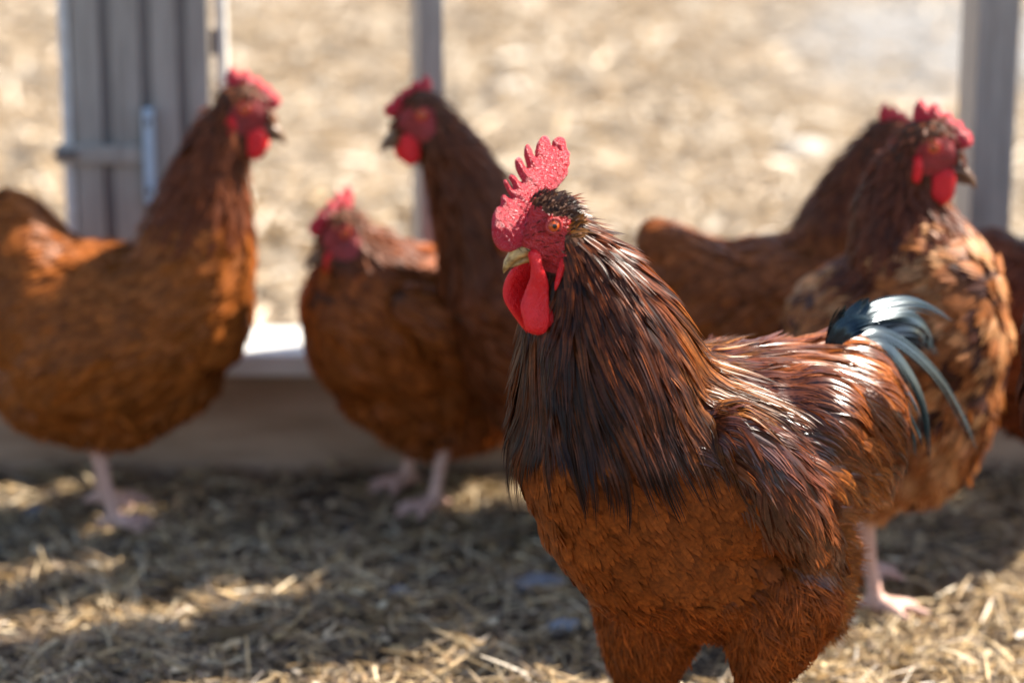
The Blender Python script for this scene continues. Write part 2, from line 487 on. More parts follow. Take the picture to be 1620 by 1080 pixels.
def inflate(outline, tmax, R, to3d, grid=0.002, wob=0.0):
    """outline (m,2) in metres -> thick rounded slab; to3d(a, b, t) maps in-plane a,b and thickness t to 3-D"""
    P = np.array(outline, dtype=float)
    # resample the outline smoothly
    Q = []
    m = len(P)
    for i in range(m):
        p0, p1, p2, p3 = P[i - 1], P[i], P[(i + 1) % m], P[(i + 2) % m]
        n = max(2, int(np.linalg.norm(p2 - p1) / (grid * 0.9)))
        for t in np.linspace(0, 1, n, endpoint=False):
            Q.append(0.5 * ((2 * p1) + (-p0 + p2) * t + (2 * p0 - 5 * p1 + 4 * p2 - p3) * t * t + (-p0 + 3 * p1 - 3 * p2 + p3) * t ** 3))
    Q = np.array(Q)
    nb = len(Q)
    lo, hi = Q.min(0), Q.max(0)
    gx, gy = np.meshgrid(np.arange(lo[0], hi[0], grid), np.arange(lo[1], hi[1], grid))
    G = np.stack([gx.ravel(), gy.ravel()], 1) + RNG.uniform(-0.2, 0.2, (gx.size, 2)) * grid
    def segdist(X):
        A, B = Q, np.roll(Q, -1, 0)
        d = B - A
        t = np.clip(((X[:, None] - A[None]) * d[None]).sum(-1) / np.maximum((d * d).sum(-1), 1e-12)[None], 0, 1)
        return np.linalg.norm(X[:, None] - (A[None] + d[None] * t[..., None]), axis=-1).min(1)
    G = G[segdist(G) > grid * 0.6]
    pts = [Vector(p) for p in np.concatenate([Q, G])]
    vc, _, fs, _, _, _ = delaunay_2d_cdt(pts, [(i, (i + 1) % nb) for i in range(nb)], [], 1, 1e-7)
    X = np.array([v[:] for v in vc])
    F = np.array([f[:] for f in fs if len(f) == 3])
    d = segdist(X)
    onb = d < 1e-6
    u = np.clip(d / R, 0, 1)
    h = tmax * np.sqrt(np.clip(1 - (1 - u) ** 2, 0, 1))
    if wob:
        h = h * (1 + wob * np.sin(X[:, 0] * 900 + 1.1) * np.sin(X[:, 1] * 700) + 0.5 * wob * np.sin(X[:, 0] * 2100 + X[:, 1] * 1700))
    top = to3d(X[:, 0], X[:, 1], h)
    bot = to3d(X[:, 0], X[:, 1], -h)
    idx = np.arange(len(X))
    remap = np.where(onb, idx, idx + len(X))
    V = np.concatenate([top, bot])
    FF = np.concatenate([F, remap[F][:, ::-1]])
    return V, FF

def loft(path, hw, hh, side, nseg=14):
    """tube with elliptical rings along path (k,3); side = lateral unit vector"""
    path = np.array(path, dtype=float)
    k = len(path)
    T = np.gradient(path, axis=0); T = unit(T)
    side = np.array(side, dtype=float)
    U = unit(np.cross(T, side[None]))
    a = np.linspace(0, 2 * np.pi, nseg, endpoint=False)
    V = path[:, None] + side[None, None] * (np.cos(a)[None, :, None] * np.array(hw)[:, None, None]) + U[:, None] * (np.sin(a)[None, :, None] * np.array(hh)[:, None, None])
    V = V.reshape(-1, 3)
    F = []
    for i in range(k - 1):
        for j in range(nseg):
            F.append((i * nseg + j, i * nseg + (j + 1) % nseg, (i + 1) * nseg + (j + 1) % nseg, (i + 1) * nseg + j))
    return V, np.array(F)

# ------------------------------------------------------------------ feathers
def ribbons(P, Nn, W, nb, round_k, prof, colf, rng, fan=0.0, cup=0.06, tilt=0.25, frag=0.1, taper=2.5, bvar=0.16):
    """P (n,S+1,3) centre lines, Nn (n,S+1,3) outward normals, W (n,) widths. Each feather is nb barb-clump blades."""
    n, S1, _ = P.shape
    u = np.linspace(0, 1, S1)
    T = unit(np.gradient(P, axis=1))
    B = unit(np.cross(T, Nn))
    Nn = unit(np.cross(B, T))
    Vs, Cs = [], []
    quad = []
    for b in range(nb):
        o = 0.0 if nb == 1 else (b - (nb - 1) / 2) / ((nb - 1) / 2)
        lf = np.clip(1 - round_k * o * o - frag * rng.random(n), 0.2, 1)
        x = u[None] * lf[:, None] * (S1 - 1)
        i0 = np.clip(np.floor(x).astype(int), 0, S1 - 2); fr = (x - i0)[..., None]
        r = np.arange(n)[:, None]
        p = P[r, i0] * (1 - fr) + P[r, i0 + 1] * fr
        bb = unit(B[r, i0] * (1 - fr) + B[r, i0 + 1] * fr)
        nn = unit(Nn[r, i0] * (1 - fr) + Nn[r, i0 + 1] * fr)
        uu = u[None] * lf[:, None]
        w = prof(uu)
        off = (W[:, None] / 2) * o * w * (1 + fan * uu)
        off = off + rng.normal(0, 0.06, (n, 1)) * W[:, None] * uu
        hb = (W[:, None] / nb) * 0.85 * np.clip(1 - u[None] ** taper, 0, 1) * (0.35 + 0.65 * w)
        c = p + bb * off[..., None] - nn * (cup * o * o * W[:, None] * uu)[..., None]
        tl = tilt * rng.normal(0, 1, (n, 1, 1))
        e = bb * hb[..., None]
        k = nn * hb[..., None] * tl
        V = np.stack([c - e - k, c + e + k], 2)            # n,S1,2,3
        Vs.append(V.reshape(-1, 3))
        br = 1 + bvar * rng.normal(0, 1, (n, 1, 1))
        cc = np.clip(colf(uu, np.full(uu.shape, o)) * br, 0.001, 1)  # n,S1,3
        Cs.append(np.repeat(cc[:, :, None], 2, 2).reshape(-1, 3))
    V = np.concatenate(Vs); C = np.concatenate(Cs)
    per = S1 * 2
    base = (np.arange(n * nb) * per)[:, None] + (np.arange(S1 - 1) * 2)[None]
    base = base.ravel()
    F = np.stack([base, base + 1, base + 3, base + 2], 1)
    return V, F, C

def lerp_col(stops, u):
    xs = [s[0] for s in stops]
    return np.stack([np.interp(u, xs, [s[1][j] for s in stops]) for j in range(3)], -1)

class Surf:
    def __init__(self, V, F):
        self.V, self.F = V, F
        self.bvh = BVHTree.FromPolygons([tuple(v) for v in V], [tuple(f) for f in F])
        a, b, c, d = V[F[:, 0]], V[F[:, 1]], V[F[:, 2]], V[F[:, 3]]
        n = np.cross(c - a, d - b)
        self.area = np.linalg.norm(n, axis=1) / 2
        self.n = unit(n)
        self.c = (a + b + c + d) / 4
    def sample(self, n, w, rng, spacing):
        """poisson-ish sample of face centres with weight mask w; spacing array per face"""
        p = self.area * w
        if p.sum() <= 0: return np.zeros(0, int)
        m = min(n, int((w > 0).sum()))
        cand = rng.choice(len(p), size=m, replace=False, p=p / p.sum())
        keep, grid = [], {}
        cell = float(np.max(spacing[cand]))
        for i in cand:
            x = self.c[i]; s = spacing[i] ** 2
            k = (int(x[0] // cell), int(x[1] // cell), int(x[2] // cell))
            ok = True
            for dx in (-1, 0, 1):
                for dy in (-1, 0, 1):
                    for dz in (-1, 0, 1):
                        for y in grid.get((k[0] + dx, k[1] + dy, k[2] + dz), ()):
                            if (x[0] - y[0]) ** 2 + (x[1] - y[1]) ** 2 + (x[2] - y[2]) ** 2 < s:
                                ok = False; break
                        if not ok: break
                    if not ok: break
                if not ok: break
            if ok:
                keep.append(i); grid.setdefault(k, []).append(x)
        return np.array(keep, int)
    def near(self, P):
        L = np.empty_like(P); Nn = np.empty_like(P)
        f = self.bvh.find_nearest
        for i, p in enumerate(P):
            l, n, _, _ = f(p)
            L[i] = l; Nn[i] = n
        return L, Nn

def march(surf, roots, nrm, flow, L, S, lift0, lift1, drape, rng, jitter=0.12, inertia=0.6, out=0.25):
    """grow centre lines over the surface. drape 0..1: how strongly the line is pulled back to the surface"""
    n = len(roots)
    P = np.empty((n, S + 1, 3)); Nn = np.empty((n, S + 1, 3))
    l0 = np.broadcast_to(np.asarray(lift0, float), (n,)); l1 = np.broadcast_to(np.asarray(lift1, float), (n,))
    p = roots + nrm * l0[:, None]
    P[:, 0] = p; Nn[:, 0] = nrm
    jit = rng.normal(0, jitter, (n, 3))
    d = unit(flow(p, nrm, 0.0) + jit)
    d = unit(d - nrm * (d * nrm).sum(1, keepdims=True) + nrm * out)
    cn = nrm
    for k in range(1, S + 1):
        u = k / S
        p = p + d * (L / S)[:, None]
        l, m = surf.near(p)
        h = ((p - l) * m).sum(1)
        want = l0 + l1 * u
        corr = np.where(h < want, want - h, (want - h) * drape)
        p = p + m * corr[:, None]
        cn = unit(cn * 0.4 + m * 0.6)
        P[:, k] = p; Nn[:, k] = cn
        fl = unit(flow(p, m, u) + jit)
        d = unit(d * inertia + fl * (1 - inertia))
        tang = d - m * np.minimum((d * m).sum(1, keepdims=True), 0)
        d = unit(tang)
    return P, Nn

# ------------------------------------------------------------------ birds
G_DOWN, G_BACK = np.array([0, 0, -1.0]), np.array([-1.0, 0, 0])
def zc(x, y, near=False):
    """a pixel of the enlarged rooster head -> head-frame metres (forward, up)"""
    return ((343 - x) * 0.1733e-3 / 0.86, (449 - y) * 0.1733e-3)

class Bird:
    def __init__(self, name, label, group, origin, heading, seed):
        self.hen = name == 'hen'
        self.rng = np.random.default_rng(seed)
        self.O = Vector((origin[0], origin[1], 0))
        self.a = heading
        self.fwd = Vector((math.cos(heading), math.sin(heading), 0))
        self.left = Vector((-math.sin(heading), math.cos(heading), 0))
        self.root = tag(empty(name, self.O, heading), label, name, group)
        self.spheres = []          # (centre, r, squash, group)
        self.tracts = {}
    def loc(self, px, py, lat=0.0):
        d = ray(px, py)
        q = self.O + self.left * lat - Vector((0, 0, CAM_H))
        t = q.dot(self.left) / d.dot(self.left)
        w = Vector((0, 0, CAM_H)) + d * t - self.O
        return np.array((w.dot(self.fwd), lat, w.z))
    def chain(self, nodes, group, px=True, squash=(1, 1, 1)):
        if px: nodes = [(self.loc(a, b, l), r) for a, b, l, r in nodes]
        for c, r in chain_spheres(nodes):
            self.spheres.append((c, r, squash, group))
        return nodes
    def set_head(self, px, py, lat, yaw, scale, pitch=0.0):
        self.H = self.loc(px, py, lat)
        cy, sy = math.cos(yaw), math.sin(yaw)
        R = Matrix.Rotation(yaw, 3, 'Z') @ Matrix.Rotation(pitch, 3, 'Y')
        self.HR = np.array(R)
        self.hs = scale
    def hp(self, a, lat, b):
        return self.H + self.HR @ (np.array((a, lat, b)) * self.hs)
    def hmap(self, lat, toe=0.0, bend=None):
        """to3d function for inflate: outline in the head's upright plane at the given lateral offset"""
        def f(a, b, t):
            y = lat + t + toe * a
            if bend is not None: y = y + bend(a, b)
            L = np.stack([a, y, b], 1) * self.hs
            return self.H + L @ self.HR.T
        return f
    def head_blobs(self):
        def s(a, l, b, r, sq=(1, 1, 1), g='head'):
            self.spheres.append((self.hp(a, l, b), r * self.hs, sq, g))
        c = zc(420, 490)
        s(-0.012, 0, 0.000, 0.0205)
        s(-0.004, 0, 0.004, 0.0185)
        s(-0.006, 0, -0.010, 0.018)
        s(0.006, 0, -0.006, 0.0140)
        s(0.012, 0, -0.013, 0.0105)
        s(0.002, 0, -0.022, 0.0125)
        s(-0.018, 0, -0.018, 0.0205, g='neck')
    def leg(self, hip, hock, foot, toe_dir, r_shank=0.0080, thigh=0.045):
        """hip, hock, foot local points; the foot carries three front toes and one hind toe"""
        hip, hock, foot = np.array(hip), np.array(hock), np.array(foot)
        e = 0.45 if self.hen else 0.8
        self.chain([(hip, thigh), (hip * (1 - e * 0.56) + hock * e * 0.56, thigh * 0.72), (hip * (1 - e) + hock * e, r_shank * 2.6)], 'thigh', False)
        self.chain([(hip * (1 - e) + hock * e, r_shank * 1.6), (hock, r_shank * 1.35), (hock * 0.55 + foot * 0.45, r_shank), (foot + np.array((0, 0, 0.008)), r_shank * 1.15)], 'leg', False)
        ca, sa = math.cos(toe_dir), math.sin(toe_dir)
        k_ = 0.82 if self.hen else 1.0
        for ang, ln in ((0, 0.062), (rad(32), 0.050), (rad(-32), 0.050), (rad(180), 0.026)):
            ln *= k_
            c, s_ = math.cos(toe_dir + ang), math.sin(toe_dir + ang)
            dvec = np.array((c, s_, 0))
            z = r_shank * 0.8 + 0.001
            b = foot + np.array((0, 0, z + 0.004))
            self.chain([(b, r_shank * 0.95), (foot + dvec * ln * 0.5 + np.array((0, 0, z + 0.003)), r_shank * 0.8), (foot + dvec * ln + np.array((0, 0, z - 0.001)), r_shank * 0.6)], 'leg', False)
    def build_body(self, voxel, iters=6):
        blobs = [(c, r, sq) for c, r, sq, g in self.spheres]
        V, F, E = blob_mesh(blobs, voxel)
        names = ['head', 'neck', 'breast', 'body', 'saddle', 'belly', 'thigh', 'wing', 'leg']
        def classify(X):
            best = np.full(len(X), 1e9); idx = np.zeros(len(X), int)
            for c, r, sq, g in self.spheres:
                d = np.linalg.norm((X - c) / np.array(sq), axis=1) - r
                m = d < best
                best[m] = d[m]; idx[m] = names.index(g)
            return idx
        gv = classify(V)
        w = np.where(gv == names.index('leg'), 0.12, np.where(gv == 0, 0.35, 0.6))
        V = laplace(V, E, w, iters)
        self.surf = Surf(V, F)
        gf = classify(self.surf.c)
        self.g = {n: gf == i for i, n in enumerate(names)}
        # head-frame coordinates of the face centres
        self.hc = ((self.surf.c - self.H) @ self.HR) / self.hs
        a, b = self.hc[:, 0], self.hc[:, 2]
        near = (np.linalg.norm(self.hc - np.array((0, 0, -0.01)), axis=1) < 0.05)
        self.face = near & (a > -0.0175 + 0.25 * np.maximum(-b - 0.012, 0)) & (b < 0.0085 + 0.25 * a) & (b > -0.042) & (self.g['head'] | (a > -0.012))
        self.face |= near & (a > 0.004) & (b < 0.014) & (b > -0.04)
        if self.hen:
            self.face = near & (np.hypot(a - 0.001, (b + 0.008) * 0.9) < 0.0165) & ~((b > 0.006) & (a < 0.004))
        mi = np.where(self.face, 1, np.where(self.g['leg'], 2, 0))
        me = np_mesh('body', V, F, mat_idx=mi)
        o = link('body', me, self.root, [M['down'], M['face_hen'] if self.hen else M['face'], M['shank']])
        return o
    def tract(self, obj, mask, spacing, L, W, flow, colf, nb=5, S=5, lift0=0.001, lift1=0.006, drape=0.7, round_k=0.35, prof=None, ncand=30000, inertia=0.5, jitter=0.1, out=0.2, **kw):
        sp = np.broadcast_to(np.asarray(spacing, float), (len(mask),)).copy()
        idx = self.surf.sample(ncand, mask.astype(float), self.rng, sp)
        if len(idx) == 0: return
        p, nr = self.surf.c[idx], self.surf.n[idx]
        n = len(idx)
        LL = (L(p) if callable(L) else np.full(n, L)) * self.rng.uniform(0.82, 1.15, n)
        WW = (W(p) if callable(W) else np.full(n, W)) * self.rng.uniform(0.8, 1.2, n)
        P, Nn = march(self.surf, p, nr, flow, LL, S, lift0 + self.rng.uniform(0, 0.002, n), lift1 * self.rng.uniform(0.4, 1.5, n), drape, self.rng, jitter, inertia, out)
        rnd = self.rng.random((n, 1)); rnd2 = self.rng.normal(0, 1, (n, 1))
        if prof is None: prof = lambda u: np.clip(0.45 + 1.6 * u - 1.15 * u * u, 0, 1.2)
        V, F, C = ribbons(P, Nn, WW, nb, round_k, prof, lambda uu, o: colf(uu, o, p[:, None], rnd, rnd2), self.rng, **kw)
        self.tracts.setdefault(obj, []).append((V, F, C))
    def path_feather(self, name, pts, W, normal, colf, mat, nb=11, S=14, prof=None, round_k=0.12, label=None, **kw):
        """one individual feather along control points (local)"""
        pts = np.array(pts, dtype=float)
        t = np.linspace(0, len(pts) - 1, S + 1)
        ext = np.concatenate([[2 * pts[0] - pts[1]], pts, [2 * pts[-1] - pts[-2]]])
        P = []
        for x in t:
            i = min(int(x), len(pts) - 2); f = x - i
            p0, p1, p2, p3 = ext[i], ext[i + 1], ext[i + 2], ext[i + 3]
            P.append(0.5 * ((2 * p1) + (-p0 + p2) * f + (2 * p0 - 5 * p1 + 4 * p2 - p3) * f * f + (-p0 + 3 * p1 - 3 * p2 + p3) * f ** 3))
        P = np.array(P)[None]
        Nn = np.broadcast_to(unit(np.array(normal, float)), P.shape).copy()
        if prof is None: prof = lambda u: np.clip(0.35 + 2.2 * u - 2.3 * u * u, 0.06, 1.0)
        rnd = self.rng.random((1, 1)); rnd2 = self.rng.normal(0, 1, (1, 1))
        kw.setdefault('tilt', 0.2); kw.setdefault('frag', 0.06)
        V, F, C = ribbons(P, Nn, np.array([W]), nb, round_k, prof, lambda uu, o: colf(uu, o, None, rnd, rnd2), self.rng, **kw)
        o = link(name, np_mesh(name, V, F, C), self.root, mat)
        if label: o['label'] = label
        return o
    def emit(self, mats):
        for nme, parts in self.tracts.items():
            k, Vs, Fs, Cs = 0, [], [], []
            for V, F, C in parts:
                Vs.append(V); Fs.append(F + k); Cs.append(C); k += len(V)
            o = link(nme, np_mesh(nme, np.concatenate(Vs), np.concatenate(Fs), np.concatenate(Cs)), self.root, mats.get(nme, M['hen']))
            o['kind'] = 'stuff'
    # ---- head furniture
    def slab(self, name, outline, tmax, R, lat, mat, toe=0.0, bend=None, grid=0.0016, wob=0.0):
        V, F = inflate(outline, tmax, R, self.hmap(lat, toe, bend), grid, wob)
        return link(name, np_mesh(name, V, F), self.root, mat)
    def beak(self, mat):
        side = self.HR @ np.array((0, 1.0, 0))
        up = [zc(330, 568), zc(300, 572), zc(262, 574), zc(225, 588), zc(194, 622), zc(178, 656), zc(175, 668)]
        P = [self.hp(a, 0, b) for a, b in up]
        V, F = loft(P, np.array((0.0085, 0.0082, 0.0072, 0.0056, 0.0036, 0.0014, 0.0002)) * self.hs, np.array((0.0062, 0.0062, 0.0058, 0.0052, 0.0036, 0.0016, 0.0002)) * self.hs, side)
        b = link('beak', np_mesh('beak', V, F), self.root, mat)
        lo = [zc(325, 606), zc(290, 610), zc(255, 618), zc(225, 632), zc(203, 645)]
        P = [self.hp(a, 0, b_) for a, b_ in lo]
        V, F = loft(P, np.array((0.0075, 0.0068, 0.0055, 0.0036, 0.0004)) * self.hs, np.array((0.004, 0.0037, 0.0032, 0.0022, 0.0004)) * self.hs, side)
        link('lower_beak', np_mesh('lower_beak', V, F), b, mat)
        return b
    def eyes(self, r=0.0062, lat=0.0148, a=-0.002, b=-0.0005):
        for s in (1, -1):
            c = self.hp(a, s * lat, b)
            ax = self.HR @ unit(np.array((0.22, s * 1.0, 0.06)))
            V, F = ico(4)
            cs = (V[F].mean(1) @ ax)
            mi = np.where(cs > 0.945, 1, 0)
            e = link('eye', np_mesh('eye', V * r * self.hs + c, F, mat_idx=mi), self.root, [M['iris'], M['pupil']])
            # eyelid ring
            t1 = unit(np.cross(ax, np.array((0, 0, 1.0)))); t2 = np.cross(ax, t1)
            nu, nv = 28, 8
            VV, FF = [], []
            for i in range(nu):
                th = 2 * np.pi * i / nu
                dr = t1 * math.cos(th) * 1.1 + t2 * math.sin(th)
                cc = c + ax * r * 0.52 * self.hs + dr * r * 0.90 * self.hs
                for j in range(nv):
                    ph = 2 * np.pi * j / nv
                    VV.append(cc + (dr * math.cos(ph) + ax * math.sin(ph)) * r * 0.24 * self.hs)
                    FF.append((i * nv + j, i * nv + (j + 1) % nv, ((i + 1) % nu) * nv + (j + 1) % nv, ((i + 1) % nu) * nv + j))
            link('eyelid', np_mesh('eyelid', np.array(VV), np.array(FF)), e, M['lid'])

def side_sign(p):
    return np.tanh(p[:, 1:2] / 0.03)

# ------------------------------------------------------------------ the rooster
def build_rooster():
    B = Bird('rooster', 'large red-brown rooster in sharp focus with tall comb and dark green tail', None, (0.15, 2.297), math.atan2(-math.sin(rad(40)), -math.cos(rad(40))), 11)
    B.root['category'] = 'rooster'
    B.set_head(854.3, 349.7, 0.0, rad(-8), 1.0)
    B.head_blobs()
    neck = [(884, 378, 0, 0.0215), (905, 412, 0, 0.031), (930, 465, 0, 0.046), (950, 540, 0, 0.062), (962, 620, 0, 0.074)]
    B.chain(neck, 'neck')
    B.chain([(962, 620, 0, 0.072), (962, 705, 0, 0.079), (985, 780, 0, 0.074)], 'breast')
    B.chain([(985, 690, 0, 0.08), (1070, 735, 0, 0.097), (1170, 730, 0, 0.097)], 'body')
    B.chain([(1170, 725, 0, 0.098), (1260, 690, 0, 0.083), (1308, 632, 0, 0.055), (1325, 595, 0, 0.036)], 'saddle')
    B.chain([(985, 800, 0, 0.07), (1020, 845, 0, 0.072), (1130, 870, 0, 0.075), (1230, 880, 0, 0.062)], 'belly')
    B.chain([(1225, 900, 0.02, 0.058), (1250, 935, 0.02, 0.045)], 'belly')
    for s in (1, -1):
        if s == 1:
            wn_ = [(B.loc(1160, 690, 0.082), 0.022), (B.loc(1205, 745, 0.087), 0.031), (B.loc(1243, 800, 0.086), 0.031), (B.loc(1275, 852, 0.080), 0.024), (B.loc(1302, 900, 0.066), 0.012)]
        else:
            wn_ = [(np.array((p[0], -p[1], p[2])), r) for p, r in wn_]
        B.chain(wn_, 'wing', False)
    for s in (1, -1):
        sd = [(B.loc(1275, 668, 0.052), 0.044), (B.loc(1325, 718, 0.046), 0.037), (B.loc(1352, 765, 0.036), 0.020)]
        B.chain([(np.array((q[0], s * q[1], q[2])), r) for q, r in sd], 'saddle', False)
    # legs: the right one stands forward, the left one further back
    B.leg(B.loc(1035, 900, -0.045), B.loc(1015, 1110, -0.045), (B.loc(1010, 1110, -0.045)[0] + 0.005, -0.045, 0), rad(8), 0.0085, 0.056)
    hk = B.loc(1196, 1072, 0.055)
    B.leg(B.loc(1235, 935, 0.05), hk, (hk[0] + 0.012, 0.055, 0), rad(-6), 0.0085, 0.052)
    B.build_body(0.0032, 5)
    S = B.surf
    p, nz, y = S.c, S.n[:, 2], S.c[:, 1]
    g = B.g
    notface = ~B.face
    Hc = B.hp(-0.012, 0, 0.012)
    rust, rust2 = np.array((0.275, 0.065, 0.008)), np.array((0.215, 0.049, 0.006))

    # --- breast, flanks, belly: rounded overlapping contour feathers
    def f_breast(q, n, u):
        return G_DOWN * 0.75 + G_BACK * 0.55 + np.concatenate([np.zeros((len(q), 1)), side_sign(q) * 0.15, np.zeros((len(q), 1))], 1)
    def c_breast(u, o, pp, r, r2):
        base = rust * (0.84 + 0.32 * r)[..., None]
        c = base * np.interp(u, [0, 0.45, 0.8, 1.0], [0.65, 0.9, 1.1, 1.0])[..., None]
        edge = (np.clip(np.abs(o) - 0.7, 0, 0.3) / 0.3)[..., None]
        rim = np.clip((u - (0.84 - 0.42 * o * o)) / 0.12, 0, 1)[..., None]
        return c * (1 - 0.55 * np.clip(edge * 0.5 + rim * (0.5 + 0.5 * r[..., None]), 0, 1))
    m = (g['breast'] | (g['body'] & (nz < 0.35)) | g['belly'] | (g['saddle'] & (nz < -0.1))) & notface
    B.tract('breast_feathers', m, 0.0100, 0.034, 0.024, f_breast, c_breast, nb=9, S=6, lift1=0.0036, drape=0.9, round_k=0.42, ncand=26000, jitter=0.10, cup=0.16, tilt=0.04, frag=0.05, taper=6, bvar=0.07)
    # --- belly / rear fluff: long loose hair-like barbs
    def f_fluff(q, n, u):
        return G_DOWN * (0.6 + 0.3 * u) + G_BACK * 0.55 + n * 0.25
    def c_fluff(u, o, pp, r, r2):
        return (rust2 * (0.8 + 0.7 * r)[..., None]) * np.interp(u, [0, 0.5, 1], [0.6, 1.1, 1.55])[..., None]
    mb = (g['belly'] & (p[:, 2] < 0.205)) | g['thigh']
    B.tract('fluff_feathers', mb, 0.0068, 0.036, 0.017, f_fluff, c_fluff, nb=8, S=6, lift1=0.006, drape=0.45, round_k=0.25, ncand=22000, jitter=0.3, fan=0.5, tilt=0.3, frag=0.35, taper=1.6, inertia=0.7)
    def f_thigh(q, n, u):
        return G_DOWN * 1.0 + G_BACK * 0.12 + n * 0.12
    B.tract('fluff_feathers', g['thigh'], 0.0058, 0.044, 0.016, f_thigh, c_fluff, nb=8, S=6, lift1=0.004, drape=0.6, round_k=0.25, ncand=22000, jitter=0.22, fan=0.4, tilt=0.5, frag=0.35, taper=1.6)

    rear = (g['belly'] | g['thigh']) & (p[:, 0] < -0.085) & (p[:, 2] < 0.25)
    def f_wisp(q, n, u): return G_BACK * 0.7 + G_DOWN * 0.55 + n * 0.7
    B.tract('fluff_feathers', rear, 0.0060, 0.034, 0.014, f_wisp, lambda u, o, pp, r, r2: np.array((0.36, 0.115, 0.022)) * (0.6 + 0.7 * r)[..., None] * np.ones_like(u)[..., None], nb=9, S=5, lift1=0.010, drape=0.15, round_k=0.2, ncand=9000, jitter=0.35, fan=0.9, tilt=0.5, frag=0.45, taper=1.2, inertia=0.7, out=0.5)
    # --- wing coverts: narrow, glossy, drooping into string-like ends
    def f_wing(q, n, u):
        return G_DOWN * (0.75 + 0.6 * u) + G_BACK * 0.55
    def c_wing(u, o, pp, r, r2):
        dark = np.array((0.075, 0.024, 0.018)); mid = np.array((0.17, 0.048, 0.014)); tip = np.array((0.30, 0.095, 0.022))
        low = np.clip((0.325 - pp[..., 2]) / 0.09, 0, 1)[..., None]
        b = dark * (1 - low) + mid * low
        t = mid * (1 - low) + tip * low
        k = np.interp(u, [0, 0.55, 1], [0, 0.25, 1.0])[..., None]
        return (b * (1 - k) + t * k) * (0.6 + 0.8 * r)[..., None]
    lance = lambda u: np.clip(0.5 + 1.3 * u - 1.35 * u * u, 0.15, 1)
    B.tract('wing_coverts', g['wing'], 0.0062, 0.045, 0.0105, f_wing, c_wing, nb=5, S=6, lift1=0.008, drape=0.75, round_k=0.18, prof=lance, ncand=24000, jitter=0.14, tilt=0.4, frag=0.25, taper=2.2)

    # --- back and saddle
    def f_saddle(q, n, u):
        s = np.concatenate([np.zeros((len(q), 1)), side_sign(q) * 0.45, np.zeros((len(q), 1))], 1)
        return G_BACK * (1.0 - 0.6 * u) + G_DOWN * (0.15 + 1.25 * u) + s * (1 - 0.6 * u)
    def c_back(u, o, pp, r, r2):
        dark = np.array((0.070, 0.019, 0.012)); warm = np.array((0.36, 0.095, 0.014)); gold = np.array((0.46, 0.17, 0.035))
        low = np.clip((0.345 - pp[..., 2]) / 0.05, 0, 1)
        rear = np.maximum(np.clip((-pp[..., 0] - 0.01) / 0.11, 0, 1), low)[..., None]
        pick = np.clip((r - 0.5 + 0.35 * low) * 3.5, 0, 1)[..., None]
        b = dark * (1 - rear * 0.75 * pick) + warm * rear * 0.75 * pick
        t = warm * (1 - pick * rear * 0.6) + gold * pick * rear * 0.6
        k = np.interp(u, [0, 0.35, 1], [0, 0.3, 1.0])[..., None] * (0.25 + 0.75 * rear)
        mid = 1 - 0.45 * np.exp(-(o / 0.35) ** 2)[..., None] * (1 - rear * 0.5)
        return (b * (1 - k) + t * k) * mid * (0.7 + 0.6 * r)[..., None]
    up = (nz > 0.10) & (g['body'] | g['saddle']) & notface
    Ls = lambda q: np.clip(0.048 + 0.50 * (-q[:, 0] - 0.02), 0.045, 0.135)
    B.tract('saddle_feathers', up | (g['saddle'] & (p[:, 2] > 0.255) & (nz > -0.75) & (np.abs(y) > 0.02)), 0.0066, Ls, 0.0105, f_saddle, c_back, nb=6, S=8, lift1=0.009, drape=0.5, round_k=0.15, prof=lance, ncand=24000, jitter=0.09, tilt=0.3, frag=0.18, inertia=0.62, taper=2.4)

    # --- hackle: long lances flowing away from the head, black-green at the tips
    def f_hackle(q, n, u):
        aw = unit(q - Hc)
        bk = np.clip(-n[:, 0:1], 0, 1)
        w = np.stack([0.22 * np.sin(q[:, 1] * 130 + q[:, 2] * 40), 0.34 * np.sin(q[:, 0] * 110 + q[:, 2] * 35 + q[:, 1] * 60), np.zeros(len(q))], 1)
        return aw * 0.75 + G_DOWN * (0.45 - 0.30 * bk) + G_BACK * (0.10 + 0.30 * bk) + w
    def c_hackle(u, o, pp, r, r2):
        hgt = np.clip((pp[..., 2] - 0.36) / 0.13, 0, 1)[..., None]
        bk = np.clip((0.10 - pp[..., 0]) / 0.07, 0, 1)[..., None]          # back of the neck is golden red
        base = np.array((0.060, 0.018, 0.008)) * (1 - bk) + np.array((0.17, 0.045, 0.010)) * bk
        mid = np.array((0.19, 0.047, 0.010)) * (1 - bk) + np.array((0.56, 0.20, 0.030)) * bk
        tip = np.array((0.007, 0.009, 0.012)) * (1 - 0.45 * bk) + np.array((0.16, 0.05, 0.012)) * 0.45 * bk
        k1 = np.interp(u, [0, 0.4, 1], [0, 1, 1])[..., None]
        c = base * (1 - k1) + mid * k1
        k2 = np.interp(u, [0.32, 0.78, 1], [0, 1, 1])[..., None] * (1 - 0.75 * hgt)
        pick = np.clip(r * 1.6 - 0.3, 0, 1)[..., None]
        c = c * (0.35 + 0.9 * pick)
        c = c * (1 - k2) + tip * k2
        stripe = 1 - 0.55 * np.exp(-(o / 0.3) ** 2)[..., None]
        return c * stripe
    hd = np.linalg.norm(S.c - Hc, axis=1)
    lim = 0.142 + 0.026 * np.sin(S.c[:, 1] * 75 + 0.6) + 0.020 * np.sin(S.c[:, 0] * 100 + S.c[:, 1] * 60)
    earz = (np.hypot(B.hc[:, 0] + 0.0205, B.hc[:, 2] + 0.004) < 0.0105)
    neckm = ((g['neck'] & notface) | (g['head'] & notface & (B.hc[:, 0] < -0.022)) | ((g['breast'] | g['body']) & (hd < lim) & notface)) & ~earz
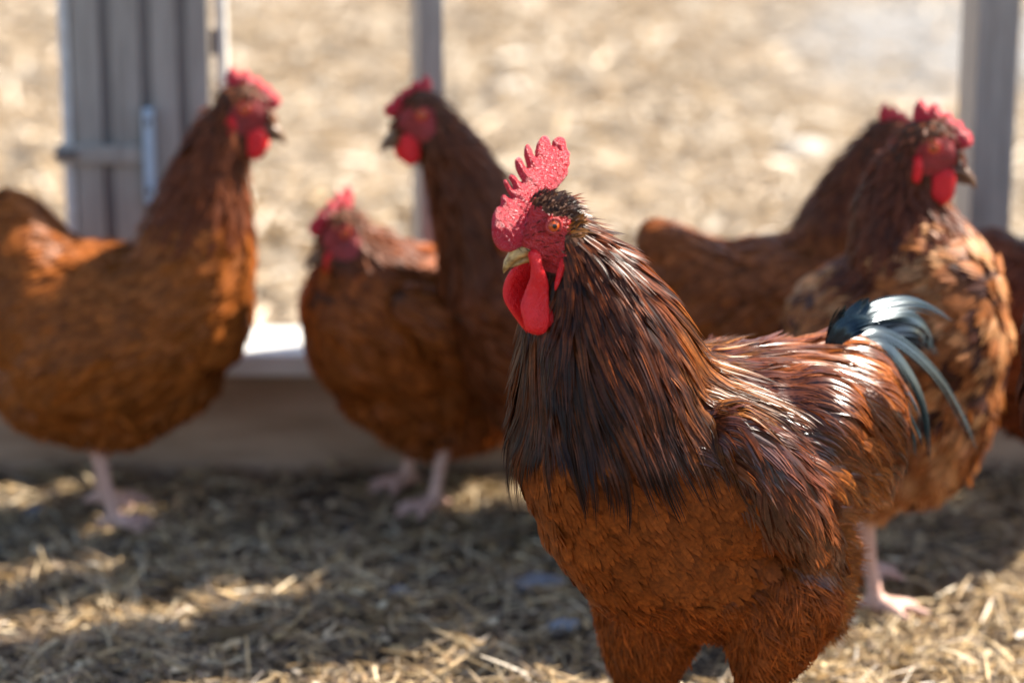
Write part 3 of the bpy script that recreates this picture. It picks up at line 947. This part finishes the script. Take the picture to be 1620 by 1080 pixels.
    Lh = lambda q: np.clip(0.018 + 0.72 * (np.linalg.norm(q - Hc, axis=1) - 0.02), 0.016, 0.086) * np.where(q[:, 0] < 0.09, 1.25, 1.0) * B.rng.uniform(0.62, 1.3, len(q)) * (1 + 0.22 * np.sin(q[:, 1] * 95 + q[:, 0] * 60))
    Wh = lambda q: np.clip(0.0036 + 0.08 * (np.linalg.norm(q - Hc, axis=1) - 0.02), 0.0032, 0.0094)
    sp = np.clip(0.0030 + 0.026 * (hd - 0.02), 0.0028, 0.0058)
    B.tract('hackle_feathers', neckm, sp, Lh, Wh, f_hackle, c_hackle, nb=5, S=9, lift0=0.0015, lift1=0.010, drape=0.5, round_k=0.15, prof=lance, ncand=34000, jitter=0.055, tilt=0.25, frag=0.18, inertia=0.6, taper=2.2)
    # crown and ear tuft
    def f_head(q, n, u):
        return unit(q - B.hp(0.03, 0, -0.01)) + np.array((0, 0, 0.12))
    def c_crown(u, o, pp, r, r2):
        return np.array((0.030, 0.014, 0.010)) * (0.5 + 1.5 * r)[..., None] * np.interp(u, [0, 1], [0.8, 1.6])[..., None]
    B.tract('hackle_feathers', g['head'] & notface, 0.0018, 0.012, 0.0018, f_head, c_crown, nb=2, S=4, lift1=0.0035, drape=0.3, ncand=16000, jitter=0.25, tilt=0.5, frag=0.4, out=0.35)
    ear = (np.hypot(B.hc[:, 0] + 0.0205, B.hc[:, 2] + 0.004) < 0.0085) & (np.abs(B.hc[:, 1]) > 0.008)
    B.tract('ear_tuft', ear, 0.0012, 0.012, 0.0014, f_head, lambda u, o, pp, r, r2: np.array((0.17, 0.068, 0.018)) * (0.5 + 1.0 * r)[..., None] * np.ones_like(u)[..., None], nb=1, S=4, lift1=0.004, drape=0.3, ncand=16000, jitter=0.25, out=0.35)
    B.tract('face_bristles', B.face & (B.hc[:, 2] > -0.028), 0.0042, 0.0055, 0.0006, f_head, lambda u, o, pp, r, r2: np.array((0.03, 0.014, 0.008)) * np.ones_like(u)[..., None], nb=1, S=3, lift1=0.0015, drape=0.3, ncand=9000, jitter=0.3, out=0.35)
    B.emit({'face_bristles': M['contour'], 'breast_feathers': M['contour'], 'fluff_feathers': M['contour'], 'wing_coverts': M['gloss'], 'saddle_feathers': M['gloss'], 'hackle_feathers': M['hackle'], 'ear_tuft': M['contour']})

    # --- tail: individual sickles and main tail feathers
    def c_tail(u, o, pp, r, r2):
        return np.array((0.006, 0.013, 0.016)) * (0.8 + 0.8 * r)[..., None] * np.ones_like(u)[..., None]
    def c_tailb(u, o, pp, r, r2):
        k = (np.abs(o) > 0.6).astype(float)[..., None]
        return np.array((0.008, 0.012, 0.013)) * (1 - k) + np.array((0.25, 0.08, 0.02)) * k
    tails = [([(1325, 545), (1368, 497), (1420, 479), (1465, 482), (1513, 511)], 0.014, 0.0, c_tail),
             ([(1318, 548), (1345, 505), (1364, 486), (1378, 470)], 0.013, 0.012, c_tail),
             ([(1308, 550), (1322, 515), (1332, 495), (1340, 482)], 0.012, 0.02, c_tail),
             ([(1310, 552), (1335, 522), (1360, 508), (1388, 506)], 0.018, 0.03, c_tail),
             ([(1335, 550), (1390, 515), (1440, 505), (1470, 525), (1478, 565)], 0.028, -0.012, c_tail),
             ([(1335, 555), (1400, 525), (1450, 525), (1488, 560)], 0.024, -0.025, c_tail),
             ([(1335, 545), (1388, 526), (1440, 550), (1490, 600), (1528, 665), (1549, 718)], 0.017, 0.012, c_tail),
             ([(1340, 560), (1398, 548), (1442, 595), (1466, 655), (1473, 738)], 0.018, 0.035, c_tail),
             ([(1345, 580), (1400, 585), (1440, 625), (1462, 672)], 0.012, 0.048, c_tailb),
             ([(1350, 590), (1410, 610), (1448, 672), (1460, 708)], 0.010, 0.050, c_tailb),
             ([(1345, 585), (1400, 610), (1428, 680), (1434, 760)], 0.020, 0.030, c_tail),
             ([(1345, 580), (1405, 600), (1440, 660), (1450, 730)], 0.018, 0.015, c_tail),
             ([(1345, 575), (1385, 600), (1412, 680), (1415, 770)], 0.020, 0.040, c_tail)]
    for k, (pts, w, lat, cf) in enumerate(tails):
        n0 = len(pts) - 1
        P = [B.loc(a, b, lat * (0.5 + 0.8 * i / n0)) for i, (a, b) in enumerate(pts)]
        B.path_feather('tail_feather', P, w * 1.05, (-0.06, 0.78, 0.66), cf, M['tail'], nb=7, S=16, cup=0.30, tilt=0.10, bvar=0.1, round_k=0.08, frag=0.03, taper=7)
    # --- folded flight feathers under the coverts of both wings
    def c_fl(u, o, pp, r, r2):
        k = (o > 0.2).astype(float)[..., None]
        return (np.array((0.24, 0.075, 0.014)) * (1 - k) + np.array((0.10, 0.035, 0.012)) * k) * (0.7 + 0.5 * r)[..., None] * np.ones_like(u)[..., None]
    fl = [[(1240, 800), (1272, 865), (1296, 922)], [(1250, 790), (1288, 858), (1314, 938)],
          [(1260, 775), (1300, 842), (1324, 918)], [(1268, 760), (1308, 825), (1330, 892)]]
    for i, pts in enumerate(fl):
        P = [B.loc(a, b, 0.112 - 0.003 * i - (0, 0.003, 0.022)[j]) for j, (a, b) in enumerate(pts)]
        B.path_feather('wing_feather', P, 0.018, (0.1, 1, 0.25), c_fl, M['contour'], nb=9, S=10)
        Q = [np.array((q[0], -q[1], q[2])) for q in P]
        B.path_feather('wing_feather', Q, 0.018, (0.1, -1, 0.25), c_fl, M['contour'], nb=9, S=10)

    # --- head furniture
    comb = [(300, 560), (230, 575), (168, 563), (135, 525), (120, 465), (124, 400), (142, 362), (160, 350), (162, 318), (174, 302), (192, 318), (204, 318),
            (190, 295), (176, 262), (170, 240), (182, 238), (198, 262), (212, 280), (206, 258), (192, 230), (200, 214), (220, 224), (240, 250), (252, 252),
            (238, 228), (222, 190), (217, 155), (234, 138), (252, 158), (266, 186), (276, 192), (268, 168), (260, 130), (264, 98), (280, 88), (298, 112), (308, 138), (318, 150),
            (318, 128), (332, 88), (360, 64), (385, 76), (396, 106), (402, 112), (406, 92), (430, 76), (456, 88), (464, 118), (470, 142), (481, 155), (478, 180), (482, 205), (472, 225), (474, 248), (452, 282), (420, 315), (392, 350), (400, 400), (420, 450), (360, 500)]
    def combbend(a, b): return 0.0018 * np.sin(a * 95 + 0.4) * np.clip(b / 0.04, 0, 1.2) - 0.30 * np.clip(b, 0, 1)
    cpts = [zc(x, yv) for x, yv in comb]
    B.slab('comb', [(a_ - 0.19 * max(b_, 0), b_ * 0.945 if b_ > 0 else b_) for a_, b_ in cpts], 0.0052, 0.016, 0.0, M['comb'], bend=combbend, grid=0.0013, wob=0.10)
    lw = [(292, 592), (318, 572), (345, 596), (350, 650), (368, 695), (392, 760), (405, 850), (407, 925), (388, 964), (345, 980), (302, 966), (276, 940), (265, 885), (262, 835), (284, 772), (298, 705), (298, 645)]
    off = 0.0125
    dx, dy = off * math.sin(rad(32)) / 0.86, -off * math.cos(rad(32)) * math.sin(rad(13))
    def fold(a, b): return 0.0055 * np.exp(-((a + 0.004 + 0.12 * (b + 0.06)) / 0.003) ** 2) * np.clip((-b - 0.035) / 0.02, 0, 1) * -1 + 0.002 * np.sin(b * 140)
    B.slab('wattle', [(zc(x, yv)[0] + dx, zc(x, yv)[1] - dy) for x, yv in lw], 0.0034, 0.006, off, M['wattle'], toe=-0.1, bend=fold, grid=0.0014, wob=0.08)
    rw = [(215, 645), (250, 622), (300, 640), (315, 700), (310, 780), (300, 860), (320, 950), (336, 990), (312, 1000), (270, 962), (230, 912), (190, 850), (168, 790), (172, 720), (190, 670)]
    B.slab('wattle', [(zc(x, yv)[0] - dx, zc(x, yv)[1] + dy) for x, yv in rw], 0.0038, 0.007, -off, M['wattle'], toe=0.12, bend=fold, grid=0.0014, wob=0.08)
    ear_l = [(528, 526), (534, 560), (506, 622), (466, 690), (428, 760), (412, 778), (412, 735), (434, 655), (462, 590), (490, 540)]
    o2 = 0.0185
    dx, dy = o2 * math.sin(rad(32)) / 0.86, -o2 * math.cos(rad(32)) * math.sin(rad(13))
    for s in (1, -1):
        B.slab('ear_lobe', [(zc(x, yv)[0] + dx, zc(x, yv)[1] - dy) for x, yv in ear_l], 0.0028, 0.005, s * o2, M['wattle'], toe=0.15 * s, grid=0.0014)
    B.beak(M['beak'])
    B.eyes()
    return B

build_rooster()

# ------------------------------------------------------------------ the hens
HEN_COMB = [(0.027, -0.003), (0.030, 0.003), (0.027, 0.010), (0.0230, 0.0115), (0.020, 0.018), (0.015, 0.0185), (0.010, 0.026), (0.005, 0.025), (-0.001, 0.033), (-0.007, 0.030), (-0.013, 0.037), (-0.019, 0.029), (-0.018, 0.018), (-0.010, 0.010), (0.005, 0.002), (0.015, -0.006)]
HEN_WATTLE = [(0.015, -0.020), (0.018, -0.030), (0.016, -0.043), (0.008, -0.050), (-0.001, -0.046), (-0.004, -0.034), (0.001, -0.022)]
HEN_EAR = [(-0.012, -0.006), (-0.009, -0.018), (-0.012, -0.030), (-0.018, -0.029), (-0.021, -0.014)]

def build_hen(label, origin, heading, head, neck, body, tail, legs, seed, dark=1.0, tint=(0.20, 0.055, 0.013), neck_tint=(0.15, 0.038, 0.010), comb_scale=1.0, spread=1.0, fleck=0.16):
    B = Bird('hen', label, 'brown hens standing behind the rooster', origin, heading, seed)
    hx, hy, hl, hyaw, hs = head
    B.set_head(hx, hy, hl, hyaw, hs)
    B.head_blobs()
    skull = (B.hp(-0.016, 0, -0.012), 0.020 * hs)
    nn = [skull] + [(B.loc(a, b, l), r) for a, b, l, r in neck]
    B.chain(nn, 'neck', False)
    for grp, nodes in body:
        B.chain(nodes, grp)
    tb = B.loc(*tail[0])
    for hip, hock, foot, td in legs:
        B.leg(hip, hock, foot, td)
    B.build_body(0.0042, 6)
    S = B.surf
    p, nz = S.c, S.n[:, 2]
    g = B.g
    nf = ~B.face
    Hc = B.hp(-0.012, 0, 0.012)
    tint, ntint = np.array(tint), np.array(neck_tint)
    def col(base, tipk=1.15):
        def f(u, o, pp, r, r2):
            if fleck > 0.3:  # pale and dark feathers paint sun patches and gaps on the sunlit hen
                pale = np.clip((r - 0.55) * 6, 0, 1)[..., None]; drk = np.clip((0.28 - r) * 8, 0, 1)[..., None]
                cc = base * (1 - pale) * (1 - drk) + np.array((0.52, 0.25, 0.10)) * pale + np.array((0.07, 0.022, 0.012)) * drk
                return cc * np.interp(u, [0, 0.5, 1], [0.75, 1.0, 1.1])[..., None]
            return base * (1 - fleck + 2 * fleck * r)[..., None] * np.interp(u, [0, 0.5, 0.85, 1], [0.8, 1.0, tipk, tipk * 0.95])[..., None]
        return f
    def f_neck(q, n, u): return unit(q - Hc) * 0.8 + G_DOWN * 0.3 + G_BACK * 0.15
    def f_body(q, n, u):
        s = np.concatenate([np.zeros((len(q), 1)), side_sign(q) * 0.25, np.zeros((len(q), 1))], 1)
        return G_BACK * 0.9 + G_DOWN * 0.42 + s
    def f_fluff(q, n, u): return G_DOWN * 0.8 + G_BACK * 0.5 + n * 0.2
    lance = lambda u: np.clip(0.5 + 1.3 * u - 1.35 * u * u, 0.15, 1)
    fl0, fleck = fleck, min(fleck, 0.16)
    B.tract('neck_feathers', (g['neck'] | g['head']) & nf, 0.0062, lambda q: np.clip(0.012 + 0.30 * (np.linalg.norm(q - Hc, axis=1) - 0.02), 0.012, 0.05), lambda q: np.clip(0.005 + 0.05 * (np.linalg.norm(q - Hc, axis=1) - 0.02), 0.004, 0.011), f_neck, col(ntint), nb=3, S=5, lift1=0.006, drape=0.6, round_k=0.2, prof=lance, ncand=9000, tilt=0.3, frag=0.2)
    fleck = fl0
    B.tract('body_feathers', (g['breast'] | g['body'] | g['saddle']) & nf, 0.0095, 0.034, 0.019, f_body, col(tint), nb=5, S=4, lift1=0.0045, drape=0.85, round_k=0.4, ncand=12000, jitter=0.15, tilt=0.2, taper=4)
    B.tract('body_feathers', g['wing'], 0.010, 0.045, 0.020, f_body, col(tint * 0.85), nb=5, S=5, lift1=0.008, drape=0.8, round_k=0.35, ncand=8000, jitter=0.1, tilt=0.25, taper=4)
    B.tract('fluff_feathers', g['belly'] | g['thigh'], 0.0095, lambda q: np.clip(0.034 * (q[:, 2] - 0.07) / 0.07, 0.008, 0.036), 0.020, f_fluff, col(tint * 0.95, 1.5), nb=6, S=5, lift1=0.008, drape=0.5, round_k=0.25, ncand=9000, jitter=0.3, tilt=0.5, frag=0.35, taper=1.8, fan=0.4)
    B.emit({'neck_feathers': M['hen'], 'body_feathers': M['hen'], 'fluff_feathers': M['hen']})
    # tail fan
    t0, t1 = B.loc(*tail[0]), B.loc(*tail[1])
    d = t1 - t0
    ln = np.linalg.norm(d)
    n = 9
    for i in range(n):
        v = (i - (n - 1) / 2) / ((n - 1) / 2)
        lat = np.array((0, 1.0, 0)) * v * 0.045 * spread
        drop = np.array((-0.02, 0, -0.045)) * v * v
        P = [t0 + lat * 0.35, t0 + d * 0.5 + lat * 0.8 + drop * 0.4, t0 + d * (1.0 - 0.08 * abs(v)) + lat + drop]
        def ct(u, o, pp, r, r2): return tint * (0.7 + 0.5 * r)[..., None] * np.interp(u, [0, 0.7, 1], [1.1, 1.2, 0.35])[..., None]
        B.path_feather('tail_feather', P, 0.034, (0.35, 0.9 * (1 if v >= 0 else -1) + 0.05, 0.4), ct, M['hen'], nb=7, S=8, prof=lambda u: np.clip(0.5 + 1.2 * u - 0.9 * u * u, 0.2, 1))
    # folded wing feathers, both sides, where the wing group exists
    if g['wing'].any():
        for s in (1, -1):
            wp = p[g['wing'] & (p[:, 1] * s > 0)]
            if len(wp) == 0: continue
            x0, x1 = np.percentile(wp[:, 0], 60), wp[:, 0].min()
            zmid, ymax = wp[:, 2].mean(), np.abs(wp[:, 1]).max()
            for i in range(5):
                zz = zmid + 0.012 - 0.013 * i
                P = [(x0, s * (ymax + 0.001), zz), ((x0 + x1) / 2, s * (ymax + 0.003), zz - 0.008), (x1 - 0.03 + 0.006 * i, s * (ymax - 0.016), zz - 0.012)]
                def cw(u, o, pp, r, r2): return tint * 0.9 * (0.7 + 0.5 * r)[..., None] * np.ones_like(u)[..., None]
                B.path_feather('wing_feather', P, 0.020, (0, s, 0.2), cw, M['hen'], nb=7, S=7)
    cs = comb_scale
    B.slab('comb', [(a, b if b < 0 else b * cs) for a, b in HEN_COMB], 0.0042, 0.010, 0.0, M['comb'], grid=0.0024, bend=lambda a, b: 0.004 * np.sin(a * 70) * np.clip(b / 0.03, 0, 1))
    for s in (1, -1):
        B.slab('wattle', HEN_WATTLE, 0.0034, 0.007, s * 0.010, M['wattle'], toe=-0.1 * s, grid=0.0026)
        B.slab('ear_lobe', HEN_EAR, 0.0030, 0.005, s * 0.0185, M['wattle'], grid=0.0026)
    B.beak(M['beak_dark'])
    B.eyes()
    return B

def foot_origin(px, py):
    v = ground_at(px, py)
    return (v.x, v.y)
def std_legs(B_fwd, hipz, y=0.045, step=0.0, hockz=0.10, hx=0.0, toe=0.0):
    return [((hx, y, hipz), (hx - 0.012 + step, y, hockz), (hx + step + 0.004, y, 0), toe), ((hx, -y, hipz), (hx - 0.012 - step, -y, hockz), (hx - step + 0.004, -y, 0), toe)]

def build_hens():
    # A: tall hen at the left, in profile facing right
    build_hen('tall brown hen in profile facing right at the left edge, neck stretched up', foot_origin(195, 818), rad(-6),
              (393, 166, 0, rad(4), 1.16),
              [(352, 215, 0, 0.031), (330, 280, 0, 0.041), (318, 350, 0, 0.054)],
              [('breast', [(316, 370, 0, 0.058), (302, 440, 0, 0.070), (290, 500, 0, 0.076)]),
               ('body', [(290, 500, 0, 0.074), (215, 525, 0, 0.098), (150, 545, 0, 0.102)]),
               ('saddle', [(150, 520, 0, 0.098), (85, 495, 0, 0.085), (45, 430, 0, 0.062), (22, 365, 0, 0.040), (15, 335, 0, 0.022)]),
               ('belly', [(260, 570, 0, 0.066), (180, 610, 0, 0.072), (90, 600, 0, 0.066)]),
               ('wing', [(235, 470, 0.085, 0.018), (160, 510, 0.095, 0.032), (90, 540, 0.08, 0.02)])],
              [(40, 420, 0), (5, 285, 0)], [((0, -0.04, 0.16), (-0.016, -0.04, 0.095), (0.002, -0.04, 0), 0.0), ((-0.02, 0.036, 0.16), (-0.038, 0.036, 0.095), (-0.03, 0.036, 0), 0.1)], 21, tint=(0.28, 0.080, 0.012), neck_tint=(0.16, 0.040, 0.010))
    # C: hen in the middle with lowered head, facing left
    build_hen('dark brown hen with drawn-in neck, facing left in front of the sill', foot_origin(668, 788), math.atan2(-0.62, -0.78),
              (533, 362, 0, rad(-12), 1.12),
              [(560, 405, 0, 0.040), (585, 445, 0, 0.058)],
              [('breast', [(585, 455, 0, 0.062), (572, 490, 0, 0.068), (585, 540, 0, 0.070)]),
               ('body', [(590, 510, 0, 0.075), (640, 515, 0, 0.095), (700, 525, 0, 0.095)]),
               ('saddle', [(700, 515, 0, 0.09), (750, 500, 0, 0.07), (770, 470, 0, 0.05)]),
               ('belly', [(620, 590, 0, 0.066), (680, 630, 0, 0.068), (740, 630, 0, 0.06)]),
               ('wing', [(640, 480, 0.08, 0.018), (690, 520, 0.092, 0.032), (740, 560, 0.08, 0.02)])],
              [(770, 470, 0), (805, 400, 0)], std_legs(0, 0.15, 0.042, 0.012, 0.08), 22, tint=(0.27, 0.068, 0.010), neck_tint=(0.17, 0.045, 0.012), comb_scale=1.15)
    # D: hen stretching its neck left, just behind the rooster's comb
    build_hen('dark hen stretching its neck to the left, body hidden behind the rooster', foot_origin(950, 818), math.atan2(-0.25, -0.97),
              (655, 176, 0, rad(6), 1.12),
              [(690, 205, 0, 0.028), (722, 260, 0, 0.034), (752, 330, 0, 0.046), (785, 405, 0, 0.060)],
              [('breast', [(785, 405, 0, 0.060), (805, 470, 0, 0.074), (825, 540, 0, 0.074)]),
               ('body', [(830, 520, 0, 0.075), (900, 545, 0, 0.095), (970, 550, 0, 0.095)]),
               ('saddle', [(970, 540, 0, 0.09), (1040, 510, 0, 0.07), (1070, 470, 0, 0.045)]),
               ('belly', [(860, 610, 0, 0.066), (920, 640, 0, 0.07), (1000, 640, 0, 0.06)]),
               ('wing', [(880, 500, 0.085, 0.018), (950, 540, 0.095, 0.032), (1020, 570, 0.08, 0.02)])],
              [(1070, 470, 0), (1080, 430, 0)], std_legs(0, 0.15, 0.042, 0.0, 0.085), 23, tint=(0.16, 0.040, 0.010), neck_tint=(0.13, 0.035, 0.010), comb_scale=0.9)
    # E: hen at the right, facing right towards the camera
    build_hen('sunlit brown hen behind the rooster tail, head turned right, red comb glowing', foot_origin(1412, 948), math.atan2(-0.55, 0.83),
              (1480, 226, 0, rad(25), 1.2),
              [(1432, 280, 0, 0.034), (1424, 340, 0, 0.046), (1440, 400, 0, 0.058)],
              [('breast', [(1440, 400, 0, 0.058), (1485, 465, 0, 0.066), (1490, 540, 0, 0.070)]),
               ('body', [(1480, 530, 0, 0.075), (1430, 550, 0, 0.095), (1390, 545, 0, 0.095)]),
               ('saddle', [(1390, 540, 0, 0.09), (1350, 520, 0, 0.07), (1330, 500, 0, 0.045)]),
               ('belly', [(1475, 620, 0, 0.068), (1440, 690, 0, 0.07), (1400, 700, 0, 0.06)]),
               ('wing', [(1440, 480, 0.085, 0.018), (1400, 530, 0.095, 0.032), (1370, 570, 0.08, 0.02)])],
              [(1330, 500, 0), (1312, 440, 0)], [((0, -0.042, 0.16), (-0.014, -0.042, 0.088), (0.003, -0.042, 0), 0.25), ((-0.055, 0.042, 0.16), (-0.075, 0.042, 0.088), (-0.062, 0.042, 0), 0.1)], 24, tint=(0.33, 0.112, 0.030), neck_tint=(0.13, 0.033, 0.011), fleck=0.5)
    # F: hen behind E, facing right, tail fluffed up
    build_hen('brown hen half hidden behind the sunlit hen, its pale-edged tail near the middle', foot_origin(1240, 835), rad(8),
              (1415, 218, 0, rad(10), 1.1),
              [(1388, 250, 0, 0.032), (1360, 310, 0, 0.042), (1340, 370, 0, 0.054)],
              [('breast', [(1340, 375, 0, 0.056), (1335, 430, 0, 0.066), (1330, 490, 0, 0.070)]),
               ('body', [(1330, 480, 0, 0.07), (1260, 495, 0, 0.086), (1200, 500, 0, 0.086)]),
               ('saddle', [(1200, 495, 0, 0.082), (1140, 485, 0, 0.068), (1092, 440, 0, 0.046), (1055, 395, 0, 0.030), (1040, 375, 0, 0.018)]),
               ('belly', [(1310, 550, 0, 0.062), (1230, 585, 0, 0.068), (1150, 570, 0, 0.06)]),
               ('wing', [(1280, 450, 0.078, 0.018), (1210, 480, 0.086, 0.03), (1150, 500, 0.072, 0.02)])],
              [(1092, 440, 0), (1022, 338, 0)], std_legs(0, 0.15, 0.042, 0.0, 0.085), 25, tint=(0.24, 0.066, 0.013), neck_tint=(0.14, 0.038, 0.011))
    # H: hen leaving the frame at the far right
    build_hen('dark brown hen cut off by the right edge, behind the sunlit hen', foot_origin(1680, 850), rad(-10),
              (1800, 240, 0, rad(0), 0.95),
              [(1775, 280, 0, 0.032), (1765, 340, 0, 0.044), (1755, 400, 0, 0.056)],
              [('breast', [(1755, 400, 0, 0.058), (1755, 450, 0, 0.066), (1750, 510, 0, 0.07)]),
               ('body', [(1750, 510, 0, 0.07), (1690, 520, 0, 0.09), (1640, 520, 0, 0.09)]),
               ('saddle', [(1640, 510, 0, 0.086), (1590, 470, 0, 0.06), (1570, 430, 0, 0.045)]),
               ('belly', [(1720, 580, 0, 0.062), (1660, 600, 0, 0.068), (1610, 570, 0, 0.055)])],
              [(1575, 430, 0), (1560, 368, 0)], std_legs(0, 0.15, 0.042, 0.0, 0.085), 26, tint=(0.15, 0.040, 0.012), neck_tint=(0.13, 0.035, 0.010))
    # I: hen of which only the breast reaches into the frame at the right edge
    build_hen('hen at the right edge, nearer than the others, only a sliver of its breast showing', foot_origin(1835, 1165), rad(183),
              (1712, 270, 0, rad(0), 1.1),
              [(1740, 320, 0, 0.032), (1750, 390, 0, 0.044), (1750, 460, 0, 0.056)],
              [('breast', [(1750, 470, 0, 0.058), (1736, 540, 0, 0.064), (1732, 640, 0, 0.066)]),
               ('body', [(1750, 640, 0, 0.07), (1820, 660, 0, 0.09), (1890, 660, 0, 0.09)]),
               ('saddle', [(1890, 650, 0, 0.086), (1950, 610, 0, 0.06), (1970, 570, 0, 0.045)]),
               ('belly', [(1780, 750, 0, 0.062), (1850, 790, 0, 0.068), (1920, 760, 0, 0.055)])],
              [(1970, 570, 0), (2010, 480, 0)], std_legs(0, 0.16, 0.042, 0.0, 0.088), 27, tint=(0.15, 0.036, 0.010), neck_tint=(0.13, 0.033, 0.009))
build_hens()

# ------------------------------------------------------------------ straw litter
def straw(name, n, xr, yr, lmin, lmax, wmin, wmax, palette, label, seed, keep=None, raise_=0.012, tone=(1.0, 0.95, 0.84)):
    rng = np.random.default_rng(seed)
    x = rng.uniform(*xr, n); y = rng.uniform(*yr, n)
    if keep is not None:
        k = keep(x, y, rng)
        x, y = x[k], y[k]; n = len(x)
    ln = rng.uniform(lmin, lmax, n) * rng.choice([0.4, 0.7, 1.0, 1.3], n); w = rng.uniform(wmin, wmax, n)
    a = rng.uniform(0, 2 * np.pi, n)
    tilt = rng.normal(0, 0.22, n); roll = rng.normal(0, 0.6, n)
    d = np.stack([np.cos(a) * np.cos(tilt), np.sin(a) * np.cos(tilt), np.sin(tilt)], 1)
    s = np.stack([-np.sin(a) * np.cos(roll), np.cos(a) * np.cos(roll), np.sin(roll)], 1)
    z = ground_height(x, y) + rng.uniform(0.001, raise_, n) + np.abs(np.sin(tilt)) * ln * 0.4
    c = np.stack([x, y, z], 1)
    S = 3
    t = np.linspace(-0.5, 0.5, S + 1)
    bend = rng.normal(0, 0.12, n)
    P = c[:, None] + d[:, None] * (ln[:, None] * t[None])[..., None] + s[:, None] * (bend * ln)[:, None, None] * ((t * t)[None, :, None])
    P[..., 2] -= (0.25 * np.abs(rng.normal(0, 0.2, n)) * ln)[:, None] * (t * t)[None] * 2
    hw = w[:, None] / 2 * np.array([0.6, 1, 1, 0.5])[None]
    V = np.stack([P - s[:, None] * hw[..., None], P + s[:, None] * hw[..., None]], 2)
    pal = np.array(palette) * np.array(tone)
    col = pal[rng.integers(0, len(pal), n)] * rng.uniform(0.7, 1.25, (n, 1))
    C = np.repeat(col[:, None], (S + 1) * 2, 1).reshape(-1, 3)
    per = (S + 1) * 2
    base = ((np.arange(n) * per)[:, None] + (np.arange(S) * 2)[None]).ravel()
    F = np.stack([base, base + 1, base + 3, base + 2], 1)
    o = link(name, np_mesh(name, V.reshape(-1, 3), F, np.clip(C, 0.01, 0.9), smooth=False), None, M['straw'])
    tag(o, label, 'straw', kind='stuff')
PAL = [(0.52, 0.37, 0.20), (0.40, 0.27, 0.13), (0.62, 0.48, 0.30), (0.26, 0.175, 0.10), (0.17, 0.125, 0.09), (0.12, 0.09, 0.07), (0.40, 0.31, 0.22), (0.70, 0.58, 0.42)]
PALF = [(0.50, 0.395, 0.28), (0.41, 0.30, 0.185), (0.60, 0.50, 0.385), (0.26, 0.20, 0.135), (0.70, 0.62, 0.51), (0.43, 0.30, 0.17), (0.50, 0.35, 0.19)]
def patchy(x, y, rng):
    f = np.sin(x * 9 + 2 * np.sin(y * 7)) * np.sin(y * 11 + 1.5 * np.sin(x * 8 + 1)) * 0.5 + 0.5
    return rng.random(len(x)) < 0.35 + 0.65 * f
def patchy_far(x, y, rng):
    k = patchy(x, y, rng)
    d = np.hypot((x - 0.95) * 1.6, (y - 6.1) * 0.8)
    edge = np.clip((3.3 - np.abs(x)) / 1.6, 0, 1) * np.clip((9.6 - y) / 2.5, 0, 1)
    return k & (rng.random(len(x)) < np.clip((d - 0.25) / 0.7, 0.1, 1) * edge)
straw('straw_litter', 90000, (-1.1, 1.1), (1.95, 3.175), 0.012, 0.055, 0.0009, 0.0028, PAL, 'loose straw covering the yard floor under the birds', 31, keep=patchy)
straw('wood_shavings', 15000, (-1.1, 1.1), (1.95, 3.175), 0.006, 0.018, 0.003, 0.009, PAL, 'pale wood shavings strewn among the straw of the yard', 33, keep=patchy, raise_=0.014)
straw('dry_straw', 135000, (-3.2, 3.2), (3.30, 9.5), 0.025, 0.09, 0.003, 0.011, PALF, 'sunlit dry straw covering the ground beyond the timber sill', 32, keep=patchy_far, raise_=0.03, tone=(0.86, 0.84, 0.80))

# ------------------------------------------------------------------ stones and bits on the floor
def lump(name, px, py, w, d, h, mat, label, cat, seed, rz=0.0, group=None):
    rng = np.random.default_rng(seed)
    V, F = ico(3)
    k = 1 + 0.18 * np.sin(V @ rng.normal(0, 2.2, 3) + rng.uniform(0, 6)) + 0.12 * np.sin(V @ rng.normal(0, 4, 3)) + 0.05 * np.sin(V @ rng.normal(0, 9, 3))
    V = V * k[:, None]
    V = np.sign(V) * np.abs(V) ** 0.85
    V = V * np.array((w / 2, d / 2, h / 2))
    g = ground_at(px, py)
    V[:, 2] += h * 0.30
    o = link(name, np_mesh(name, V, F), None, mat)
    o.location = (g.x, g.y, float(ground_height(np.array([g.x]), np.array([g.y]))[0]))
    o.rotation_euler = (0, 0, rz)
    tag(o, label, cat, group)
lump('stone', 892, 992, 0.030, 0.022, 0.018, M['stone'], 'small blue-grey stone on the straw just left of the rooster leg', 'stone', 41, 0.4)
lump('stone', 846, 912, 0.070, 0.045, 0.020, M['stone'], 'flat pale grey stone on the straw below the rooster breast', 'stone', 42, 0.2)
lump('stone', 55, 798, 0.034, 0.026, 0.016, M['stone'], 'bluish stone on the floor left of the tall hen foot', 'stone', 43, 0.9)
lump('stone', 628, 940, 0.022, 0.018, 0.012, M['stone'], 'tiny bluish stone in the shade below the middle hen', 'stone', 44, 0.2)
lump('stone', 1270, 236, 0.10, 0.09, 0.04, M['stone_buff'], 'pale sunlit stone on the straw far beyond the sill', 'stone', 45, 0.1)
lump('stone', 800, 140, 0.06, 0.10, 0.03, M['stone_buff'], 'whitish flat stone far behind, above the rooster comb', 'stone', 46, -0.3)
lump('bark_piece', 400, 1000, 0.115, 0.030, 0.022, M['bark'], 'long brown piece of bark lying in the shade at lower left', 'bark', 47, 0.05)
lump('bark_piece', 715, 836, 0.055, 0.028, 0.020, M['bark'], 'short brown piece of bark near the middle hen foot', 'bark', 48, -0.1)
